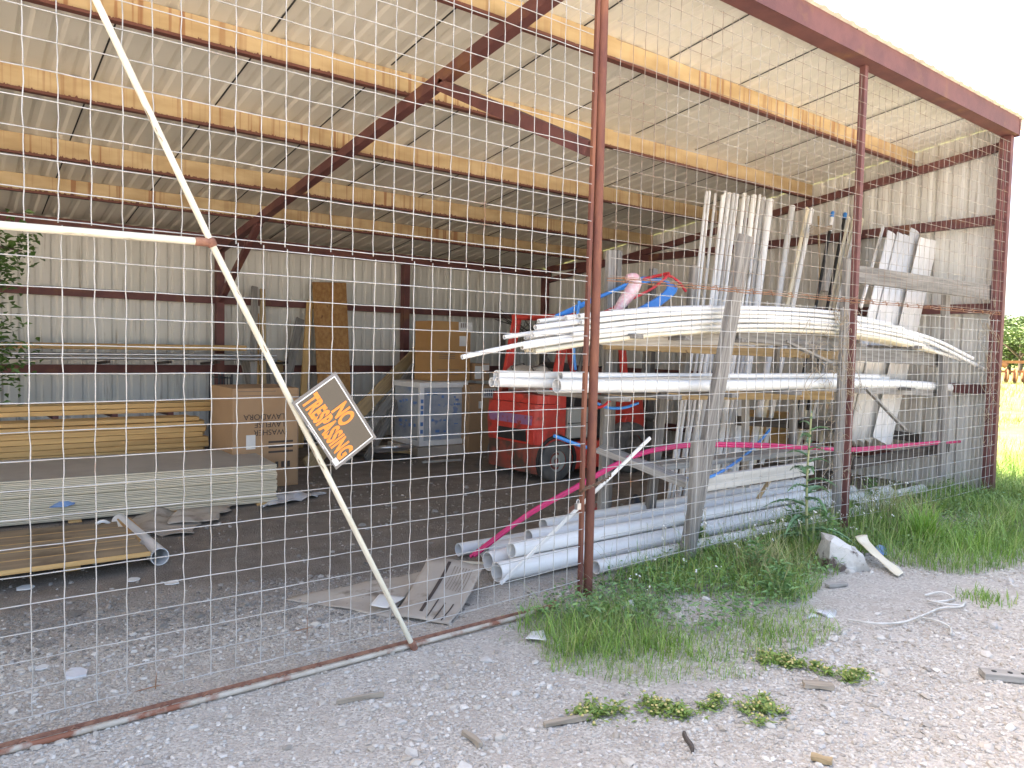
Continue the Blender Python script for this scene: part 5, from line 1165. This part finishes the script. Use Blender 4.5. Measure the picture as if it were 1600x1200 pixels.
# second smaller weed plants
for i, (px, py, hh_, lb) in enumerate(((1085, 850, .18, 'small leafy weed at the foot of the leaning plank'), ((1240), 850, .30, 'bushy weed left of the thistle foot'), (1180, 905, .25, 'bushy weed in the middle of the grass strip'), (1290, 860, .28, 'leafy weed behind the painted rock'), (1215, 935, .22, 'pale green leafy weed below the bushy ones'), (1360, 790, .25, 'leafy weed right of the middle red post'))):
    c0 = PZ(px, py); t = thing('weed_plant', c0, lb, 'weed', 'leafy weeds by the fence'); n = 150; az = rng.uniform(0, 6.28, n); z = rng.uniform(.02, hh_, n); rr = rng.uniform(0, .10, n) * (1.2 - z / hh_)
    P = np.stack([c0.x + np.cos(az) * rr, c0.y + np.sin(az) * rr, z], 1); D = np.stack([np.cos(az), np.sin(az), rng.uniform(-.2, .8, n)], 1); leaves(P, D, np.tile([0, 0, 1.], (n, 1)) + rng.normal(0, .3, (n, 3)), rng.uniform(.03, .075, n), rng.uniform(.012, .028, n), 'weed_leaf', 'foliage', t)
    b = MB()
    for k in range(6): a = random.uniform(0, 6.28); b.tube([c0, c0 + Vector((.05 * math.cos(a), .05 * math.sin(a), hh_ * .6)), c0 + Vector((.09 * math.cos(a), .09 * math.sin(a), hh_ * random.uniform(.8, 1.1)))], .0022, 4)
    b.build('stem', 'thistle_stem', t)
# bright grass clump and dry clumps
def clump(px, py, n, h_, rad, m, label, lean=(.2, .8), w=(.004, .008)):
    c0 = PZ(px, py); P = np.stack([c0.x + rng.normal(0, rad, n), c0.y + rng.normal(0, rad, n), np.zeros(n)], 1); o = blades(P, rng.uniform(.5, 1.1, n) * h_, rng.uniform(*w, n), rng.uniform(*lean, n), m, 'grass_clump'); return tag(o, label, 'grass', 'separate grass clumps')
clump(1442, 852, 240, .42, .05, 'bright_grass', 'bright green arching grass clump right of the painted rock')
clump(1400, 820, 420, .36, .14, 'dry_grass', 'yellowish dry grass clump left of the bright green one')
clump(1195, 900, 200, .32, .10, 'dry_grass', 'yellowish stalky grass clump in the middle of the weeds')
clump(1500, 860, 300, .22, .16, 'bright_grass', 'low bright grass patch at the right of the clumps')
clump(1540, 938, 160, .07, .07, 'grass', 'low flat grass tuft alone on the gravel at right')
clump(1040, 1010, 260, .09, .10, 'grass', 'short green grass tuft at the lower edge of the strip')
clump(1195, 990, 160, .08, .09, 'grass', 'short grass tuft on the gravel under the weeds')
# flowering mats
for i, (px, py, qx, qy, nn, lb) in enumerate(((905, 1118, 975, 1116, 380, 'smallest yellow flowered green mat at the left on the gravel'), (1015, 1110, 1135, 1105, 620, 'yellow flowered green mat second from the left on the gravel'), (1150, 1128, 1225, 1108, 380, 'yellow flowered green mat below the largest one'), (1190, 1030, 1360, 1066, 950, 'largest yellow flowered green mat at the right on the gravel'))):
    a, e = PZ(px, py), PZ(qx, qy); t = thing('flowering_mat', (a + e) / 2, lb, 'plant', 'yellow flowered mats on the gravel'); f_ = rng.uniform(0, 1, nn); wd = .012 + .036 * np.sin(np.pi * f_)
    nc = 5 + nn // 90; tc_ = rng.uniform(0, 1, nc); L_ = (e - a).length; ax_ = np.array((e - a).normalized()); pr_ = np.array([-ax_[1], ax_[0], 0])
    cc = np.array(a)[None] + ax_[None] * (tc_ * L_)[:, None] + pr_[None] * rng.normal(0, .035, nc)[:, None]; sel = rng.integers(0, nc, nn)
    th_ = rng.uniform(0, 6.28, nn); rr_ = np.abs(rng.normal(0, .034, nn)); P = cc[sel] + np.stack([np.cos(th_) * rr_, np.sin(th_) * rr_, np.abs(rng.normal(.010, .010, nn))], 1)
    az = rng.uniform(0, 6.28, nn); D = np.stack([np.cos(az), np.sin(az), rng.uniform(.0, .7, nn)], 1); leaves(P, D, np.tile([0, 0, 1.], (nn, 1)) + rng.normal(0, .2, (nn, 3)), rng.uniform(.014, .034, nn), rng.uniform(.008, .016, nn), 'mat_leaf', 'foliage', t)
    b = MB()
    for k in range(nn // 13):
        p = P[rng.integers(nn)]; b.lathe([(.001, 0), (.006, .002), (.005, .006), (.001, .007)], (p[0], p[1], p[2] + .012), (rng.normal(0, .3), rng.normal(0, .3), 1), 6)
    b.build('flower', 'yellow_flower', t)['kind'] = 'stuff'
# dry vine on the middle post and the corner post
def dryvine(name, box, n, label, y=-.06):
    b = MB(); rs = random.Random(n); (x0, y0, x1, y1) = box
    for k in range(n):
        x, yy = rs.uniform(x0, x1), rs.uniform(y0, y1); pts_ = [PY(x, yy, y + rs.uniform(-.03, .04))]
        for j in range(5): x += rs.uniform(-12, 12); yy += rs.uniform(-22, 22); x = min(max(x, x0 - 6), x1 + 6); pts_.append(PY(x, yy, y + rs.uniform(-.03, .04)))
        b.tube(spline(pts_, 4), rs.uniform(.0012, .0024), 4)
    return tag(b.build(name, 'dry_vine'), label, 'vine')
dryvine('dry_vine', (1302, 480, 1340, 640), 34, 'tangle of dry tan vine twined on the middle red post')
dryvine('dry_vine', (1255, 500, 1310, 620), 14, 'thin dry vine strands spreading left of the middle red post')
dryvine('dry_vine', (1535, 500, 1556, 700), 30, 'dry tan vine twined on the corner post')
dryvine('dry_vine', (1280, 620, 1335, 790), 14, 'dry stalks climbing the lower middle red post')
# leafy branch inside the left end
tr_ = thing('leafy_shrub', (.0, 5.9, 0), 'dark green leafy shrub hanging into the left end of the shed', 'shrub')
b = MB(); 
stems = [[(-.35, 6.1, 0), (-.25, 6.0, 1.2), (-.05, 5.9, 2.2), (.2, 5.85, 2.75)], [(-.25, 6.0, 1.2), (.1, 5.8, 1.7), (.45, 5.7, 2.0)], [(-.2, 6.0, 1.5), (.2, 5.7, 1.5), (.5, 5.6, 1.35)], [(-.15, 5.95, 1.9), (.3, 5.8, 2.3), (.62, 5.7, 2.3)], [(-.3, 6.0, .9), (.1, 5.7, 1.2), (.45, 5.6, 1.1)]]
for s_ in stems: pp = spline(s_, 6); b.tube(pp, [.02 * (1 - .8 * i / len(pp)) + .002 for i in range(len(pp))], 6)
b.build('trunk', 'bark', tr_)
Pl = []
for s_ in stems:
    pp = spline(s_, 12)
    for p in pp[6:]:
        for k in range(20): Pl.append(tuple(p + Vector((random.gauss(0, .12), random.gauss(0, .12), random.gauss(0, .13)))))
Pl = np.array(Pl); Pl = Pl[Pl[:, 0] < .78]; n = len(Pl); az = rng.uniform(0, 6.28, n)
leaves(Pl, np.stack([np.cos(az), np.sin(az), rng.uniform(-.8, .3, n)], 1), np.tile([0, 0, 1.], (n, 1)) + rng.normal(0, .4, (n, 3)), rng.uniform(.06, .11, n), rng.uniform(.03, .055, n), 'vine_leaf', 'crown', tr_)

# ================================================================== FAR RIGHT
def far_tree(x, y, h_, w_, n, label):
    t = thing('tree', (x, y, 0), label, 'tree', 'trees beyond the field'); b = MB(); b.tube([(x, y, 0), (x + .1, y, h_ * .35), (x, y + .1, h_ * .7)], [.22, .16, .05], 8)
    for k in range(5): a = k * 1.3; b.tube([(x, y, h_ * .3), (x + w_ * .3 * math.cos(a), y + w_ * .3 * math.sin(a), h_ * .65)], [.1, .03], 6)
    b.build('trunk', 'bark', t); P = []
    cl = [(rng.normal(0, w_ * .28), rng.normal(0, w_ * .28), h_ * rng.uniform(.3, .9), rng.uniform(.5, 1.1) * w_ * .22) for k in range(16)]
    for cx, cy, cz, cr in cl:
        m_ = n // 16; v = rng.normal(0, 1, (m_, 3)); v /= np.linalg.norm(v, axis=1, keepdims=True); P.append(np.array([x + cx, y + cy, cz]) + v * cr * rng.uniform(.6, 1.05, (m_, 1)) * np.array([1, 1, .8]))
    P = np.concatenate(P); m_ = len(P); az = rng.uniform(0, 6.28, m_); leaves(P, np.stack([np.cos(az), np.sin(az), rng.uniform(-.6, .6, m_)], 1), rng.normal(0, 1, (m_, 3)), rng.uniform(.25, .5, m_), rng.uniform(.14, .28, m_), 'tree_leaf', 'crown', t)
for i, (px, dist, h_, w_, lb) in enumerate(((1556, 92, 4.3, 6, 'dark round tree nearest the shed corner beyond the field'), (1576, 84, 4.4, 6, 'round tree in the middle of the far row'), (1594, 78, 4.9, 7, 'taller pale green tree at the right edge of the far row'), (1622, 82, 5.2, 7, 'tree at the far right end of the row'))):
    d_ = ray(px, 575); d_.z = 0; d_.normalize(); p = _c + d_ * dist; far_tree(p.x, p.y, h_, w_, 2600, lb)
# rusty farm implement
d_ = ray(1580, 570); d_.z = 0; d_.normalize(); rp = _c + d_ * 52; rp.z = 0; sd_ = Vector((-d_.y, d_.x, 0)) * -1
sc = thing('rusty_implement', rp, 'rusty orange farm implement parked at the far side of the field', 'implement')
b = MB(); b.bar(rp - sd_ * 1.2 + Vector((0, 0, 1.25)), rp + sd_ * 3.2 + Vector((0, 0, 1.3)), .16, .16); b.bar(rp - sd_ * 1.2 + Vector((0, 0, .7)), rp + sd_ * 3.2 + Vector((0, 0, .75)), .12, .12); b.build('frame_beam', 'scrap_rust', sc)
b = MB(); b.bar(rp - sd_ * .85, rp - sd_ * .7 + Vector((0, 0, 2.1)), .3, .35); b.tube([rp - sd_ * 1.1 + Vector((0, 0, 1.6)), rp - sd_ * .2 + Vector((0, 0, 1.0))], .16, 8); b.build('hitch_mast', 'scrap_rust', sc)
for k in range(9):
    c0 = rp + sd_ * (-.6 + .42 * k) + Vector((0, 0, .45)); b = MB(); b.lathe([(.001, -.02), (.42, -.06), (.43, 0), (.001, .03)], c0, sd_ + d_ * .3, 16); b.build('disc_blade', 'scrap_rust', sc)
